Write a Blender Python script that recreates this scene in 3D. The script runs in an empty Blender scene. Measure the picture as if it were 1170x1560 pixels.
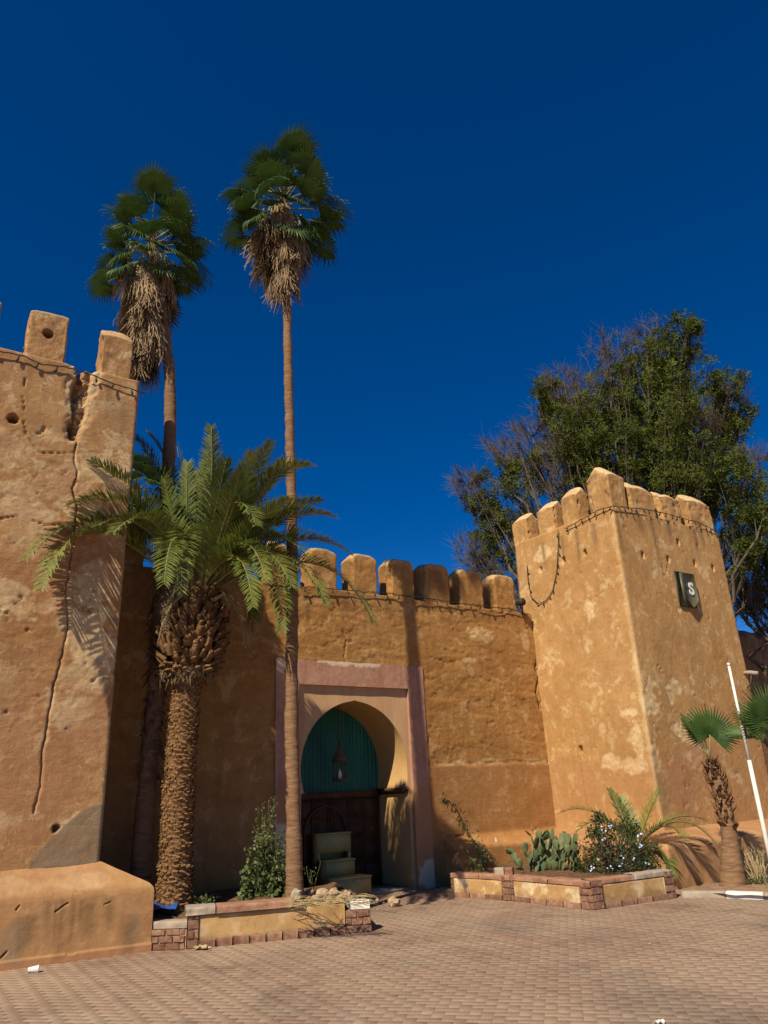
import bpy, bmesh, math, random
import numpy as np
from mathutils import Vector, Matrix
random.seed(7); RNG = np.random.default_rng(7)
SC = bpy.context.scene
COL = SC.collection

# ---------------------------------------------------------------- camera
FPX, ROLL, PITCH, CAMH = 1126.0, 0.045, math.radians(20.5), 1.65
_F = np.array([0, math.cos(PITCH), math.sin(PITCH)]); _U = np.array([0, -math.sin(PITCH), math.cos(PITCH)]); _R = np.array([1.0, 0, 0])
IY = math.cos(ROLL)*_U + math.sin(ROLL)*_R
IX = math.cos(ROLL)*_R - math.sin(ROLL)*_U
CP = np.array([0, 0, CAMH])
cd = bpy.data.cameras.new('camera'); cam = bpy.data.objects.new('camera', cd); COL.objects.link(cam)
cd.sensor_fit = 'VERTICAL'; cd.sensor_height = 36.0; cd.lens = 36.0*FPX/1560.0; cd.clip_start = 0.05; cd.clip_end = 3000
cam.matrix_world = Matrix(((IX[0], IY[0], -_F[0], 0), (IX[1], IY[1], -_F[1], 0), (IX[2], IY[2], -_F[2], CAMH), (0, 0, 0, 1)))
SC.camera = cam
# ---------------------------------------------------------------- sky and sun
SUN_AZ, SUN_EL = math.radians(61), math.radians(45.5)       # direction the light travels (from +x), elevation
w = bpy.data.worlds.new('World'); SC.world = w; w.use_nodes = True
nt = w.node_tree; bg = nt.nodes['Background']
sky = nt.nodes.new('ShaderNodeTexSky'); sky.sky_type = 'NISHITA'; sky.sun_disc = False
sky.sun_elevation = SUN_EL
# sun comes from azimuth SUN_AZ+180 measured from +x; nishita rotation is measured clockwise from +y
_src = (-math.cos(SUN_AZ), -math.sin(SUN_AZ))
sky.sun_rotation = math.atan2(_src[0], _src[1])
sky.altitude = 2500; sky.air_density = 0.9; sky.dust_density = 0.0; sky.ozone_density = 6.0
hs = nt.nodes.new('ShaderNodeHueSaturation'); hs.inputs['Saturation'].default_value = 1.3; hs.inputs['Hue'].default_value = .507; hs.inputs['Value'].default_value = 1.5
nt.links.new(sky.outputs[0], hs.inputs['Color']); nt.links.new(hs.outputs[0], bg.inputs['Color'])
bg.inputs['Strength'].default_value = 0.05
sl = bpy.data.lights.new('sun', 'SUN'); sl.energy = 5.0; sl.angle = math.radians(0.53); sl.color = (1.0, 0.885, 0.70)
so = bpy.data.objects.new('sun', sl); COL.objects.link(so)
_dir = Vector((math.cos(SUN_AZ)*math.cos(SUN_EL), math.sin(SUN_AZ)*math.cos(SUN_EL), -math.sin(SUN_EL)))
so.rotation_euler = _dir.to_track_quat('-Z', 'Y').to_euler(); so.location = (-10, -15, 20)
SC.view_settings.view_transform = 'Standard'; SC.view_settings.look = 'None'; SC.view_settings.gamma = 1; SC.view_settings.exposure = 0.36
SC.cycles.max_bounces = 6; SC.cycles.diffuse_bounces = 2

# ---------------------------------------------------------------- pixel helpers (a pixel gives a direction; distance comes from a plane)
def ray(u, v): return _F + IX*(u-585)/FPX - IY*(v-780)/FPX
def on_z(u, v, z=0.0): d = ray(u, v); return CP + d*((z-CAMH)/d[2])
def on_plane(u, v, P, N): d = ray(u, v); return CP + d*(((P-CP)@N)/(d@N))
def at_dist(u, v, D): d = ray(u, v); return CP + d*(D/math.hypot(d[0], d[1]))
def proj(P):
    q = np.asarray(P)-CP; z = q@_F
    return 585+FPX*(q@IX)/z, 780-FPX*(q@IY)/z
# gate wall frame
GA = math.radians(34.8); GD = np.array([math.cos(GA), math.sin(GA), 0]); GN = np.array([math.sin(GA), -math.cos(GA), 0]); GW = np.array([.59, 14.38, 0])
def gp(a, L, z): return GW + GD*a + GN*L + np.array([0, 0, z])
def gpx(u, v, L): P = on_plane(u, v, GW+GN*L, GN); return (P-GW)@GD, P[2]
# left tower frame
LA = math.radians(33); LD = np.array([math.cos(LA), math.sin(LA), 0]); LN = np.array([math.sin(LA), -math.cos(LA), 0]); LC = np.array([-3.58, 9.69, 0])
def lpx(u, v): P = on_plane(u, v, LC, LN); return (P-LC)@LD, P[2]
Z3 = np.array([0, 0, 1.0])

# ---------------------------------------------------------------- noise
def _h(ix, iy, iz):
    h = (ix.astype(np.uint32)*np.uint32(374761393) + iy.astype(np.uint32)*np.uint32(668265263) + iz.astype(np.uint32)*np.uint32(2147483647 ^ 0x5bd1e995))
    h = (h ^ (h >> np.uint32(13)))*np.uint32(1274126177); h = h ^ (h >> np.uint32(16))
    return h.astype(np.float64)/4294967295.0
def vnoise(P):
    P = np.asarray(P, float) + 1000.0
    i = np.floor(P).astype(np.int64); f = P-i; f = f*f*(3-2*f); r = 0
    for dx in (0, 1):
        for dy in (0, 1):
            for dz in (0, 1):
                wgt = (f[..., 0] if dx else 1-f[..., 0])*(f[..., 1] if dy else 1-f[..., 1])*(f[..., 2] if dz else 1-f[..., 2])
                r = r + wgt*_h(i[..., 0]+dx, i[..., 1]+dy, i[..., 2]+dz)
    return r*2-1
def fbm(P, o=5, g=.5):
    P = np.asarray(P, float); a = 1.0; s = 0; t = 0
    for k in range(o):
        s = s + a*vnoise(P*(2.0**k)+k*17.3); t += a; a *= g
    return s/t
def sstep(a, b, x): t = np.clip((x-a)/(b-a), 0, 1); return t*t*(3-2*t)
def seg_dist(x, y, pts):
    """distance and parameter (0..1) along polyline"""
    best = np.full(x.shape, 1e9); par = np.zeros(x.shape); n = len(pts)-1
    for i in range(n):
        (ax, ay), (bx, by) = pts[i], pts[i+1]
        dx, dy = bx-ax, by-ay; L2 = dx*dx+dy*dy+1e-12
        t = np.clip(((x-ax)*dx+(y-ay)*dy)/L2, 0, 1)
        d = np.hypot(x-ax-t*dx, y-ay-t*dy); m = d < best
        best = np.where(m, d, best); par = np.where(m, (i+t)/n, par)
    return best, par

# ---------------------------------------------------------------- objects
def tag(o, label=None, cat=None, group=None, kind=None):
    if label: o['label'] = label
    if cat: o['category'] = cat
    if group: o['group'] = group
    if kind: o['kind'] = kind
    return o
def empty(name, loc, label, cat, group=None):
    o = bpy.data.objects.new(name, None); COL.objects.link(o); o.location = Vector([float(c) for c in loc]); o.empty_display_size = .2
    return tag(o, label, cat, group)
def link_mesh(name, me, mat, parent=None, loc=None):
    o = bpy.data.objects.new(name, me); COL.objects.link(o)
    if mat is not None and len(me.materials) == 0: me.materials.append(mat)
    if parent is not None:
        o.parent = parent
        wm = parent_world(parent)
        o.matrix_parent_inverse = wm.inverted()
    if loc is not None: o.location = loc
    return o
def parent_world(p):
    m = Matrix.LocRotScale(p.location, p.rotation_euler, p.scale)
    if p.parent is not None: m = parent_world(p.parent) @ p.matrix_parent_inverse @ m
    return m
class MB:
    """collects vertices and faces for one mesh (world coordinates)"""
    def __init__(s): s.v = []; s.f = []; s.n = 0; s.at = {}
    def add(s, V, Fc):
        V = np.asarray(V, float).reshape(-1, 3); s.v.append(V)
        for f in Fc: s.f.append(tuple(int(i)+s.n for i in f))
        s.n += len(V)
    def quads(s, V4):
        """V4: (N,4,3) separate quads"""
        V4 = np.asarray(V4, float); N = len(V4); s.v.append(V4.reshape(-1, 3))
        idx = (np.arange(N*4).reshape(N, 4)+s.n).tolist(); s.f.extend(map(tuple, idx)); s.n += N*4
    def box(s, c, ax, ay, az, sx, sy, sz):
        c = np.asarray(c, float); V = []
        for i in (-1, 1):
            for j in (-1, 1):
                for k in (-1, 1): V.append(c+ax*i*sx/2+ay*j*sy/2+az*k*sz/2)
        s.add(V, [(0, 1, 3, 2), (4, 6, 7, 5), (0, 4, 5, 1), (2, 3, 7, 6), (0, 2, 6, 4), (1, 5, 7, 3)])
    def tube(s, pts, rad, seg=6, cap=True):
        pts = np.asarray(pts, float); n = len(pts); rad = np.broadcast_to(np.asarray(rad, float), (n,))
        T = np.gradient(pts, axis=0); T /= (np.linalg.norm(T, axis=1, keepdims=True)+1e-9)
        ref = np.array([0, 0, 1.0]) if abs(T[0, 2]) < .9 else np.array([1.0, 0, 0])
        A = np.cross(T, ref); A /= (np.linalg.norm(A, axis=1, keepdims=True)+1e-9); B = np.cross(T, A)
        th = np.linspace(0, 2*math.pi, seg, endpoint=False)
        V = pts[:, None, :] + rad[:, None, None]*(np.cos(th)[None, :, None]*A[:, None, :]+np.sin(th)[None, :, None]*B[:, None, :])
        F = [(i*seg+j, i*seg+(j+1) % seg, (i+1)*seg+(j+1) % seg, (i+1)*seg+j) for i in range(n-1) for j in range(seg)]
        if cap: F += [tuple(range(seg))[::-1], tuple((n-1)*seg+j for j in range(seg))]
        s.add(V.reshape(-1, 3), F)
    def mesh(s, name, smooth=False, attrs=None):
        V = np.concatenate(s.v); me = bpy.data.meshes.new(name)
        lens = np.fromiter((len(f) for f in s.f), dtype=np.int32); flat = np.fromiter((i for f in s.f for i in f), dtype=np.int32)
        me.vertices.add(len(V)); me.vertices.foreach_set('co', V.astype(np.float32).ravel())
        me.loops.add(len(flat)); me.loops.foreach_set('vertex_index', flat)
        me.polygons.add(len(lens)); st = np.zeros(len(lens), np.int32); st[1:] = np.cumsum(lens)[:-1]
        me.polygons.foreach_set('loop_start', st); me.polygons.foreach_set('loop_total', lens)
        me.update(calc_edges=True); me.validate()
        if smooth: me.polygons.foreach_set('use_smooth', np.ones(len(me.polygons), bool))
        for k, a in (attrs or {}).items():
            at = me.attributes.new(k, 'FLOAT', 'POINT'); at.data.foreach_set('value', np.asarray(a, np.float32))
        return me
    def build(s, name, mat, parent=None, smooth=False, attrs=None):
        return link_mesh(name, s.mesh(name, smooth, attrs), mat, parent)

# ---------------------------------------------------------------- materials
class NT:
    def __init__(s, name):
        s.m = bpy.data.materials.new(name); s.m.use_nodes = True; s.t = s.m.node_tree; s.b = s.t.nodes['Principled BSDF']
        s.b.inputs['Specular IOR Level'].default_value = .15; s.b.inputs['Roughness'].default_value = .9
    def n(s, typ, **kw):
        nd = s.t.nodes.new(typ)
        for k, v in kw.items(): setattr(nd, k, v)
        return nd
    def l(s, a, b): s.t.links.new(a, b)
    def pos(s, scale=(1, 1, 1)):
        g = s.n('ShaderNodeNewGeometry'); m = s.n('ShaderNodeMapping'); m.inputs['Scale'].default_value = scale; s.l(g.outputs['Position'], m.inputs[0]); return m.outputs[0]
    def noise(s, vec, scale, detail=6, rough=.6, dist=0):
        nd = s.n('ShaderNodeTexNoise'); nd.inputs['Scale'].default_value = scale; nd.inputs['Detail'].default_value = detail; nd.inputs['Roughness'].default_value = rough; nd.inputs['Distortion'].default_value = dist
        if vec is not None: s.l(vec, nd.inputs['Vector'])
        return nd.outputs['Fac']
    def rng(s, x, a, b, c=0, d=1):
        nd = s.n('ShaderNodeMapRange'); nd.inputs[1].default_value = a; nd.inputs[2].default_value = b; nd.inputs[3].default_value = c; nd.inputs[4].default_value = d; s.l(x, nd.inputs[0]); return nd.outputs[0]
    def mix(s, fac, a, b, mode='MIX'):
        nd = s.n('ShaderNodeMix', data_type='RGBA', blend_type=mode)
        for sk, v in ((nd.inputs[0], fac), (nd.inputs[6], a), (nd.inputs[7], b)):
            if isinstance(v, (int, float)): sk.default_value = v
            elif isinstance(v, tuple): sk.default_value = (*v, 1)
            else: s.l(v, sk)
        return nd.outputs[2]
    def mth(s, op, a, b=None):
        nd = s.n('ShaderNodeMath', operation=op)
        for sk, v in ((nd.inputs[0], a), (nd.inputs[1], b)):
            if v is None: continue
            if isinstance(v, (int, float)): sk.default_value = v
            else: s.l(v, sk)
        return nd.outputs[0]
    def attr(s, name): nd = s.n('ShaderNodeAttribute'); nd.attribute_name = name; return nd.outputs['Fac']
    def bump(s, h, strength=.5, dist=.01):
        nd = s.n('ShaderNodeBump'); nd.inputs['Strength'].default_value = strength; nd.inputs['Distance'].default_value = dist; s.l(h, nd.inputs['Height']); s.l(nd.outputs[0], s.b.inputs['Normal'])
    def col(s, c):
        if isinstance(c, tuple): s.b.inputs['Base Color'].default_value = (*c, 1)
        else: s.l(c, s.b.inputs['Base Color'])
        return s
def earth(name, dark, mid, light, pale=(.62, .45, .25), grey=(.22, .17, .11), stain=(.13, .075, .035), band=2.6, relief=1.0, flake=.25):
    M = NT(name)
    p = M.pos(); pb = M.pos((1, 1, band))
    a = M.noise(p, .55, 5, .6); b = M.noise(pb, 2.3, 8, .68, .4); c = M.noise(p, 14, 8, .7); d = M.noise(p, 70, 4, .7)
    e = M.noise(M.pos((5, 5, .5)), 1.6, 5, .6)
    col = M.mix(M.rng(b, .33, .66), dark, mid)
    col = M.mix(M.rng(a, .38, .68, 0, .65), col, light)
    col = M.mix(M.rng(c, .52, .72, 0, .5), col, light)
    col = M.mix(M.rng(c, .47, .3, 0, .42), col, dark)
    col = M.mix(M.rng(e, .48, .68, 0, .5), col, dark)
    k1 = M.noise(p, 3.1, 12, .74, .3); k2 = M.noise(M.pos((1, 1, .35)), 9, 10, .75)
    col = M.mix(M.mth('MULTIPLY', M.rng(k1, .545, .585), M.rng(a, .35, .6, flake*.5, flake)), col, pale)
    col = M.mix(M.rng(k1, .44, .40, 0, .5), col, dark)
    col = M.mix(M.rng(k2, .565, .62, 0, flake*.9), col, light); col = M.mix(M.rng(k2, .40, .34, 0, .45), col, tuple(x*.6 for x in dark))
    pm = M.mth('MULTIPLY', M.attr('pale'), M.rng(c, .36, .55, .4, 1))
    col = M.mix(pm, col, pale)
    col = M.mix(M.mth('MULTIPLY', M.attr('pinkish'), .75), col, (.36, .165, .085))
    col = M.mix(M.mth('MULTIPLY', M.attr('grey'), M.rng(c, .3, .6, .75, 1)), col, grey)
    sm = M.mth('MULTIPLY', M.attr('stain'), M.rng(c, .3, .65, .55, 1))
    col = M.mix(sm, col, stain)
    col = M.mix(M.rng(d, .3, .7, 0, .22), col, light); col = M.mix(M.rng(M.noise(p, 1.1, 9, .68, .5), .5, .62, 0, .4), col, dark)
    M.col(col)
    h = M.mth('ADD', M.mth('MULTIPLY', c, 1.0), M.mth('MULTIPLY', d, .6)); h = M.mth('ADD', h, M.mth('MULTIPLY', b, 1.0))
    M.bump(h, .95*relief, .012)
    return M.m
def simple(name, c1, c2, scale=8, rough=.85, spec=.15, bump=.4, bdist=.006, stretch=(1, 1, 1), objrand=0.0):
    M = NT(name); p = M.pos(stretch); a = M.noise(p, scale, 6, .65); b = M.noise(p, scale*7, 4, .6)
    col = M.mix(M.rng(a, .32, .68), c1, c2)
    if objrand:
        oi = M.n('ShaderNodeObjectInfo'); col = M.mix(M.mth('MULTIPLY', oi.outputs['Random'], objrand), col, tuple(x*.45 for x in c1))
    M.col(col); M.b.inputs['Roughness'].default_value = rough; M.b.inputs['Specular IOR Level'].default_value = spec
    if bump: M.bump(M.mth('ADD', a, M.mth('MULTIPLY', b, .5)), bump, bdist)
    return M.m
def leafmat(name, c1, c2, trans=.18, rough=.45, spec=.35, scale=3.0, rand=.5):
    M = NT(name); oi = M.n('ShaderNodeObjectInfo'); a = M.noise(M.pos(), scale, 4, .6)
    f = M.mth('ADD', M.mth('MULTIPLY', oi.outputs['Random'], rand), M.mth('MULTIPLY', M.rng(a, .3, .7), 1-rand*.5))
    col = M.mix(f, c1, c2); M.col(col); M.b.inputs['Roughness'].default_value = rough; M.b.inputs['Specular IOR Level'].default_value = spec
    if trans:
        tr = M.n('ShaderNodeBsdfTranslucent'); M.l(col, tr.inputs['Color']); mx = M.n('ShaderNodeMixShader'); mx.inputs[0].default_value = trans
        out = M.t.nodes['Material Output']; M.l(M.b.outputs[0], mx.inputs[1]); M.l(tr.outputs[0], mx.inputs[2]); M.l(mx.outputs[0], out.inputs['Surface'])
    return M.m
MT = {}
MT['left'] = earth('earth_left_tower', (.26, .125, .046), (.40, .208, .08), (.50, .295, .135), pale=(.62, .46, .25), flake=.85)
MT['gate'] = earth('earth_gate_wall', (.24, .11, .029), (.37, .18, .048), (.45, .245, .085), pale=(.60, .42, .2), band=3.2, flake=.5)
MT['right'] = earth('earth_right_tower', (.33, .168, .054), (.46, .25, .09), (.53, .32, .135), pale=(.66, .49, .26), relief=.8, band=.8, flake=.7)
MT['plinth'] = earth('earth_plinth', (.31, .16, .064), (.43, .235, .098), (.5, .295, .13), relief=.6, band=1.2)
MT['pink'] = simple('pink_plaster', (.34, .135, .082), (.42, .19, .12), 3, .9, .1, .5, .008)
MT['cream'] = simple('cream_plaster', (.44, .26, .13), (.54, .34, .18), 2.2, .9, .1, .35, .006, (3, 3, .5))
MT['reveal'] = simple('ochre_plaster', (.48, .29, .11), (.56, .35, .15), 2.0, .9, .1, .3, .006)
MT['wood'] = simple('dark_door_wood', (.06, .028, .014), (.11, .05, .024), 6, .7, .25, .5, .006, (1, 1, .15))
MT['teal'] = simple('teal_paint', (.008, .085, .06), (.02, .14, .1), 5, .55, .3, .2, .004, (1, 1, .2))
MT['redbrick'] = simple('red_brick', (.19, .085, .05), (.38, .23, .15), 14, .9, .1, .8, .012, (1, 1, 1), .5)
MT['mortar'] = simple('mortar', (.3, .18, .1), (.42, .28, .17), 12, .95, .1, .8, .012)
MT['panel'] = earth('planter_plaster', (.36, .2, .075), (.46, .28, .115), (.52, .34, .15), pale=(.7, .58, .38), relief=.5, band=1)
MT['coping'] = simple('red_coping', (.25, .115, .068), (.38, .225, .145), 7, .9, .1, .8, .012)
MT['concrete'] = simple('grey_concrete', (.28, .22, .16), (.4, .33, .25), 9, .95, .1, .8, .012)
MT['soil'] = simple('dry_soil', (.1, .058, .03), (.2, .12, .07), 9, .98, .05, 1, .03)
MT['bark'] = simple('palm_bark', (.15, .078, .04), (.3, .18, .098), 6, .95, .08, .8, .012, (1, 1, 6))
MT['boot'] = simple('palm_boots', (.12, .06, .025), (.29, .165, .075), 14, .95, .08, .6, .008, (1, 1, 1), .35)
MT['dead'] = leafmat('dead_frond', (.15, .095, .05), (.36, .26, .15), .1, .9, .05, 5)
MT['fan'] = leafmat('fan_leaf', (.02, .055, .012), (.075, .13, .026), .2, .5, .25, 2)
MT['date'] = leafmat('date_leaf', (.065, .095, .016), (.19, .215, .046), .15, .42, .4, 2)
MT['rachis'] = simple('rachis', (.16, .15, .05), (.26, .22, .09), 6, .6, .3, 0)
MT['tree_leaf'] = leafmat('tree_leaf', (.022, .042, .007), (.115, .135, .02), .2, .6, .1, .9, .2)
MT['tree_bark'] = simple('tree_bark', (.08, .063, .042), (.145, .115, .08), 5, .95, .08, .6, .01)
MT['weed'] = leafmat('weed_leaf', (.045, .075, .02), (.16, .19, .06), .2, .5, .3, 14, .1)
MT['bushleaf'] = leafmat('bush_leaf', (.018, .04, .01), (.06, .1, .025), .2, .5, .3, 9, .1)
MT['flower'] = simple('pale_flower', (.36, .45, .75), (.6, .66, .85), 20, .7, .1, 0)
MT['cactus'] = simple('cactus_pad', (.05, .095, .045), (.21, .22, .085), 3.5, .6, .25, .2, .004, (1, 1, 1), .5)
MT['stemg'] = simple('green_stem', (.1, .1, .04), (.18, .16, .07), 8, .8, .15, 0)
MT['white'] = simple('white_paint', (.62, .58, .5), (.78, .75, .68), 6, .6, .3, .2, .003)
MT['cable'] = simple('dark_cable', (.02, .018, .015), (.035, .03, .025), 8, .6, .3, 0)
MT['signdark'] = simple('sign_dark', (.025, .027, .02), (.045, .045, .033), 6, .5, .35, .1)
MT['signolive'] = simple('sign_olive', (.075, .07, .03), (.11, .1, .045), 6, .45, .4, .1)
MT['yellowbox'] = simple('cream_box_paint', (.38, .3, .1), (.5, .4, .15), 7, .7, .2, .3, .004)
MT['iron'] = simple('rusty_iron', (.07, .035, .02), (.14, .07, .04), 12, .7, .3, .3, .004)
MT['blue'] = simple('blue_tarp', (.01, .05, .22), (.02, .09, .32), 5, .5, .3, .4, .01)
MT['litter'] = simple('litter_white', (.6, .57, .5), (.8, .78, .72), 20, .8, .15, .2)
MT['straw'] = simple('dry_straw', (.36, .27, .13), (.52, .42, .23), 15, .9, .1, 0)
MT['rubble'] = simple('rubble_stone', (.3, .2, .12), (.46, .34, .22), 11, .95, .08, 1, .012)
MT['farwall'] = earth('earth_far_wall', (.16, .08, .035), (.25, .13, .06), (.33, .18, .09))
MT['dust'] = simple('dusty_earth', (.2, .125, .075), (.33, .22, .14), 7, .98, .05, 1, .02)
# ================================================================ THE SETTING
# ---------------------------------------------------------------- ground and pavers
def paving():
    M = NT('paving_sheet'); a = M.noise(M.pos(), .35, 6, .6); b = M.noise(M.pos(), 9, 6, .7)
    M.col(M.mix(M.rng(b, .3, .7), M.mix(M.rng(a, .35, .65), (.17, .11, .075), (.26, .175, .12)), (.3, .21, .145))); M.bump(b, .6, .02)
    mb = MB(); S = 900.0
    # one sheet to the horizon, finer near the square
    xs = [-S, -60, -20, -10, 0, 10, 20, 60, S]; ys = [-S, -60, -15, 0, 10, 20, 30, 60, S]
    V = [(x, y, -.0022) for y in ys for x in xs]; n = len(xs)
    mb.add(V, [(j*n+i, j*n+i+1, (j+1)*n+i+1, (j+1)*n+i) for j in range(len(ys)-1) for i in range(n-1)])
    g = tag(mb.build('paved_square', M.m), kind='structure')
    def paver_mat(name, src):
        M = NT(name)
        if src == 'obj': rnd = M.n('ShaderNodeObjectInfo').outputs['Random']
        else: rnd = M.attr('tint')
        p = M.pos(); big = M.noise(p, .42, 5, .6, .5); mid = M.noise(p, 3.2, 6, .65); fine = M.noise(p, 38, 6, .7)
        col = M.mix(M.rng(rnd, 0, 1), (.2, .128, .088), (.275, .182, .128))
        g1 = M.noise(M.pos((1, 1, 1)), .55, 3, .5); 
        col = M.mix(M.mth('MULTIPLY', M.rng(g1, .53, .62), M.rng(rnd, .15, .5, .25, .85)), col, (.17, .14, .112))
        vd = M.n('ShaderNodeVectorMath', operation='DISTANCE'); M.l(M.pos((1, .55, 1)), vd.inputs[0]); vd.inputs[1].default_value = (2.0, 3.6, 0)
        gm = M.mth('MULTIPLY', M.rng(M.mth('ADD', vd.outputs['Value'], M.mth('MULTIPLY', mid, .9)), 1.15, .75), M.rng(rnd, 0, 1, .35, .95)); col = M.mix(gm, col, (.16, .135, .105))
        col = M.mix(M.rng(mid, .38, .7, 0, .55), col, (.31, .215, .15))
        col = M.mix(M.rng(big, .40, .60, 0, .7), col, (.34, .245, .17))
        col = M.mix(M.rng(fine, .5, .75, 0, .45), col, (.4, .28, .2)); col = M.mix(M.rng(fine, .48, .3, 0, .4), col, (.09, .055, .04))
        st_ = M.noise(p, 1.3, 9, .7, .6); col = M.mix(M.rng(st_, .54, .66, 0, .5), col, (.11, .078, .055)); col = M.mix(M.rng(st_, .45, .34, 0, .45), col, (.37, .275, .195)); M.col(col); M.bump(M.mth('ADD', fine, mid), .7, .008); return M.m
    mo, ma = paver_mat('paver_single', 'obj'), paver_mat('paver_field', 'attr')
    ang = math.radians(78); ex = np.array([math.cos(ang), math.sin(ang), 0]); ey = np.array([-math.sin(ang), math.cos(ang), 0]); c = .095
    BR = []
    for i in range(-240, 240):
        for j in range(-240, 240):
            k = (i-j) % 4
            if k == 0: q = ex*(i+1)*c+ey*(j+.5)*c; o = 0
            elif k == 3: q = ex*(i+.5)*c+ey*(j+1)*c; o = 1
            else: continue
            q = q+np.array([0, 9, 0])
            if -9.5 < q[0] < 9 and 3.0 < q[1] < 14.6: BR.append((q[0], q[1], o))
    BR = np.array(BR); P = np.c_[BR[:, :2], np.zeros(len(BR))]
    a = (P-GW)@GD; L = (P-GW)@GN
    keep = (L > -.6); P = P[keep]; BR = BR[keep]
    uv = np.array([proj(p) for p in P]); vis = (uv[:, 0] > 4) & (uv[:, 0] < 1166) & (uv[:, 1] < 1556)
    dist = np.hypot(P[:, 0], P[:, 1]); order = np.argsort(np.where(vis, dist, 1e6))
    single = set(order[:300].tolist())
    hz = (fbm(np.c_[P[:, :2]*.5, P[:, 2]], 4))*.002 + RNG.normal(0, .0005, len(P))
    tilt = RNG.normal(0, .004, (len(P), 2)); gap = RNG.uniform(.0015, .0045, len(P))
    # left part of the square: gaps open up
    loose = sstep(-1.0, -3.0, P[:, 0])*(RNG.random(len(P)) < .25)*(BR[:, 2] == 0); gap = gap+loose*.007
    def brick_verts(g, lx, ly, z):
        hx, hy = lx/2-g/2, ly/2-g/2; bv = .003
        return np.array([[sx*hx, sy*hy, -.03] for sx, sy in ((-1, -1), (1, -1), (1, 1), (-1, 1))]+[[sx*hx, sy*hy, -bv] for sx, sy in ((-1, -1), (1, -1), (1, 1), (-1, 1))]+[[sx*(hx-bv), sy*(hy-bv), 0] for sx, sy in ((-1, -1), (1, -1), (1, 1), (-1, 1))])
    BF = [(8, 9, 10, 11)]+[(4+i, 4+(i+1) % 4, 8+(i+1) % 4, 8+i) for i in range(4)]+[(i, (i+1) % 4, 4+(i+1) % 4, 4+i) for i in range(4)]
    sm = []
    for g_ in (.0045, .007, .0115):
        b = MB(); b.add(brick_verts(g_, 2*c, c, 0), BF); me = b.mesh('paver'); me.materials.append(mo); sm.append((g_, me))
    fld = MB(); tint = []; TV, TF = [], np.array([f for f in BF]);
    for i in range(len(P)):
        rot = ang+(math.pi/2 if BR[i, 2] else 0)
        if i in single:
            me = min(sm, key=lambda t: abs(t[0]-gap[i]))[1]
            o = bpy.data.objects.new('paver', me); COL.objects.link(o); o.location = (P[i, 0], P[i, 1], hz[i]); o.rotation_euler = (tilt[i, 0], tilt[i, 1], rot); o.parent = g
        else:
            v = brick_verts(gap[i], 2*c, c, 0); v[:, 2] += v[:, 0]*tilt[i, 0]+v[:, 1]*tilt[i, 1]+hz[i]
            cs, sn = math.cos(rot), math.sin(rot)
            TV.append(np.c_[v[:, 0]*cs-v[:, 1]*sn+P[i, 0], v[:, 0]*sn+v[:, 1]*cs+P[i, 1], v[:, 2]]); tint += [RNG.random()]*12
    fld.v = [np.concatenate(TV)]; fld.f = [tuple(r) for r in (TF[None]+12*np.arange(len(TV))[:, None, None]).reshape(-1, 4).tolist()]; fld.n = 12*len(TV)
    tag(fld.build('paver_field', ma, g, attrs={'tint': tint}), kind='stuff')
paving()

# ---------------------------------------------------------------- earthen wall bodies
def body(name, poly, res, z0, z1, rz, disp, mat, parent, keep=None, top=.03, chamfer=.05):
    poly = [np.array([p[0], p[1]]) for p in poly]; n = len(poly); pts = []; nor = []
    cor = []
    for i in range(n):
        A, B, C_ = poly[i-1], poly[i], poly[(i+1) % n]
        u = (A-B)/np.linalg.norm(A-B); v = (C_-B)/np.linalg.norm(C_-B); cor.append((B+u*chamfer, B+v*chamfer))
    for i in range(n):
        A = cor[i][1]; B = cor[(i+1) % n][0]; L = np.linalg.norm(B-A); k = max(1, int(L/res[i])); d = (B-A)/L; nn = np.array([d[1], -d[0]])
        for t in range(k+1): pts.append(A+(B-A)*t/k); nor.append(nn)
        e = cor[(i+1) % n]; mid = .5*(e[0]+e[1])*.35+poly[(i+1) % n]*.65
        j = (i+1) % n; d2 = (poly[(j+1) % n]-poly[j]); d2 /= np.linalg.norm(d2); n2 = np.array([d2[1], -d2[0]]); m = nn+n2; pts.append(mid); nor.append(m/np.linalg.norm(m))
    pts = np.array(pts); nor = np.array(nor); m = len(pts); kz = max(1, int((z1-z0)/rz)); zs = np.linspace(z0, z1, kz+1)
    P = np.zeros((kz+1, m, 3)); P[:, :, :2] = pts[None]; P[:, :, 2] = zs[:, None]
    N = np.zeros_like(P); N[:, :, :2] = nor[None]
    Pf, Nf = P.reshape(-1, 3), N.reshape(-1, 3)
    ret = disp(Pf, Nf); dd, at = ret[:2]
    Q = Pf+Nf*dd[:, None]+(ret[2] if len(ret) > 2 else 0)
    wob = fbm(Pf*np.array([2.2, 2.2, 0])+5.1, 4)*top; near = sstep(z1-.35, z1, Pf[:, 2]); Q[:, 2] += wob*near
    idx = lambda r, c: r*m+(c % m)
    F = [(idx(r, c), idx(r, c+1), idx(r+1, c+1), idx(r+1, c)) for r in range(kz) for c in range(m)]
    if keep is not None:
        Fa = np.array(F); cen = Pf[Fa].mean(axis=1); ok = keep(cen); F = [f for f, o in zip(F, ok) if o]
    F.append(tuple(idx(kz, c) for c in range(m)))
    mb = MB(); mb.add(Q, F)
    return mb.build(name, mat, parent, smooth=True, attrs=at)
def streaks(a, z, lst, P):
    s = np.zeros(len(a)); nz = fbm(np.c_[a*9, z*1.2, P[:, 1]*0], 3)
    for (a0, zt, ln, wd) in lst:
        t = (zt-z)/ln; s = np.maximum(s, np.exp(-((a-a0+nz*.03)/wd)**2)*sstep(-.06, .02, t)*(1-sstep(.35, 1, t+nz*.35)))
    return s
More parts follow.
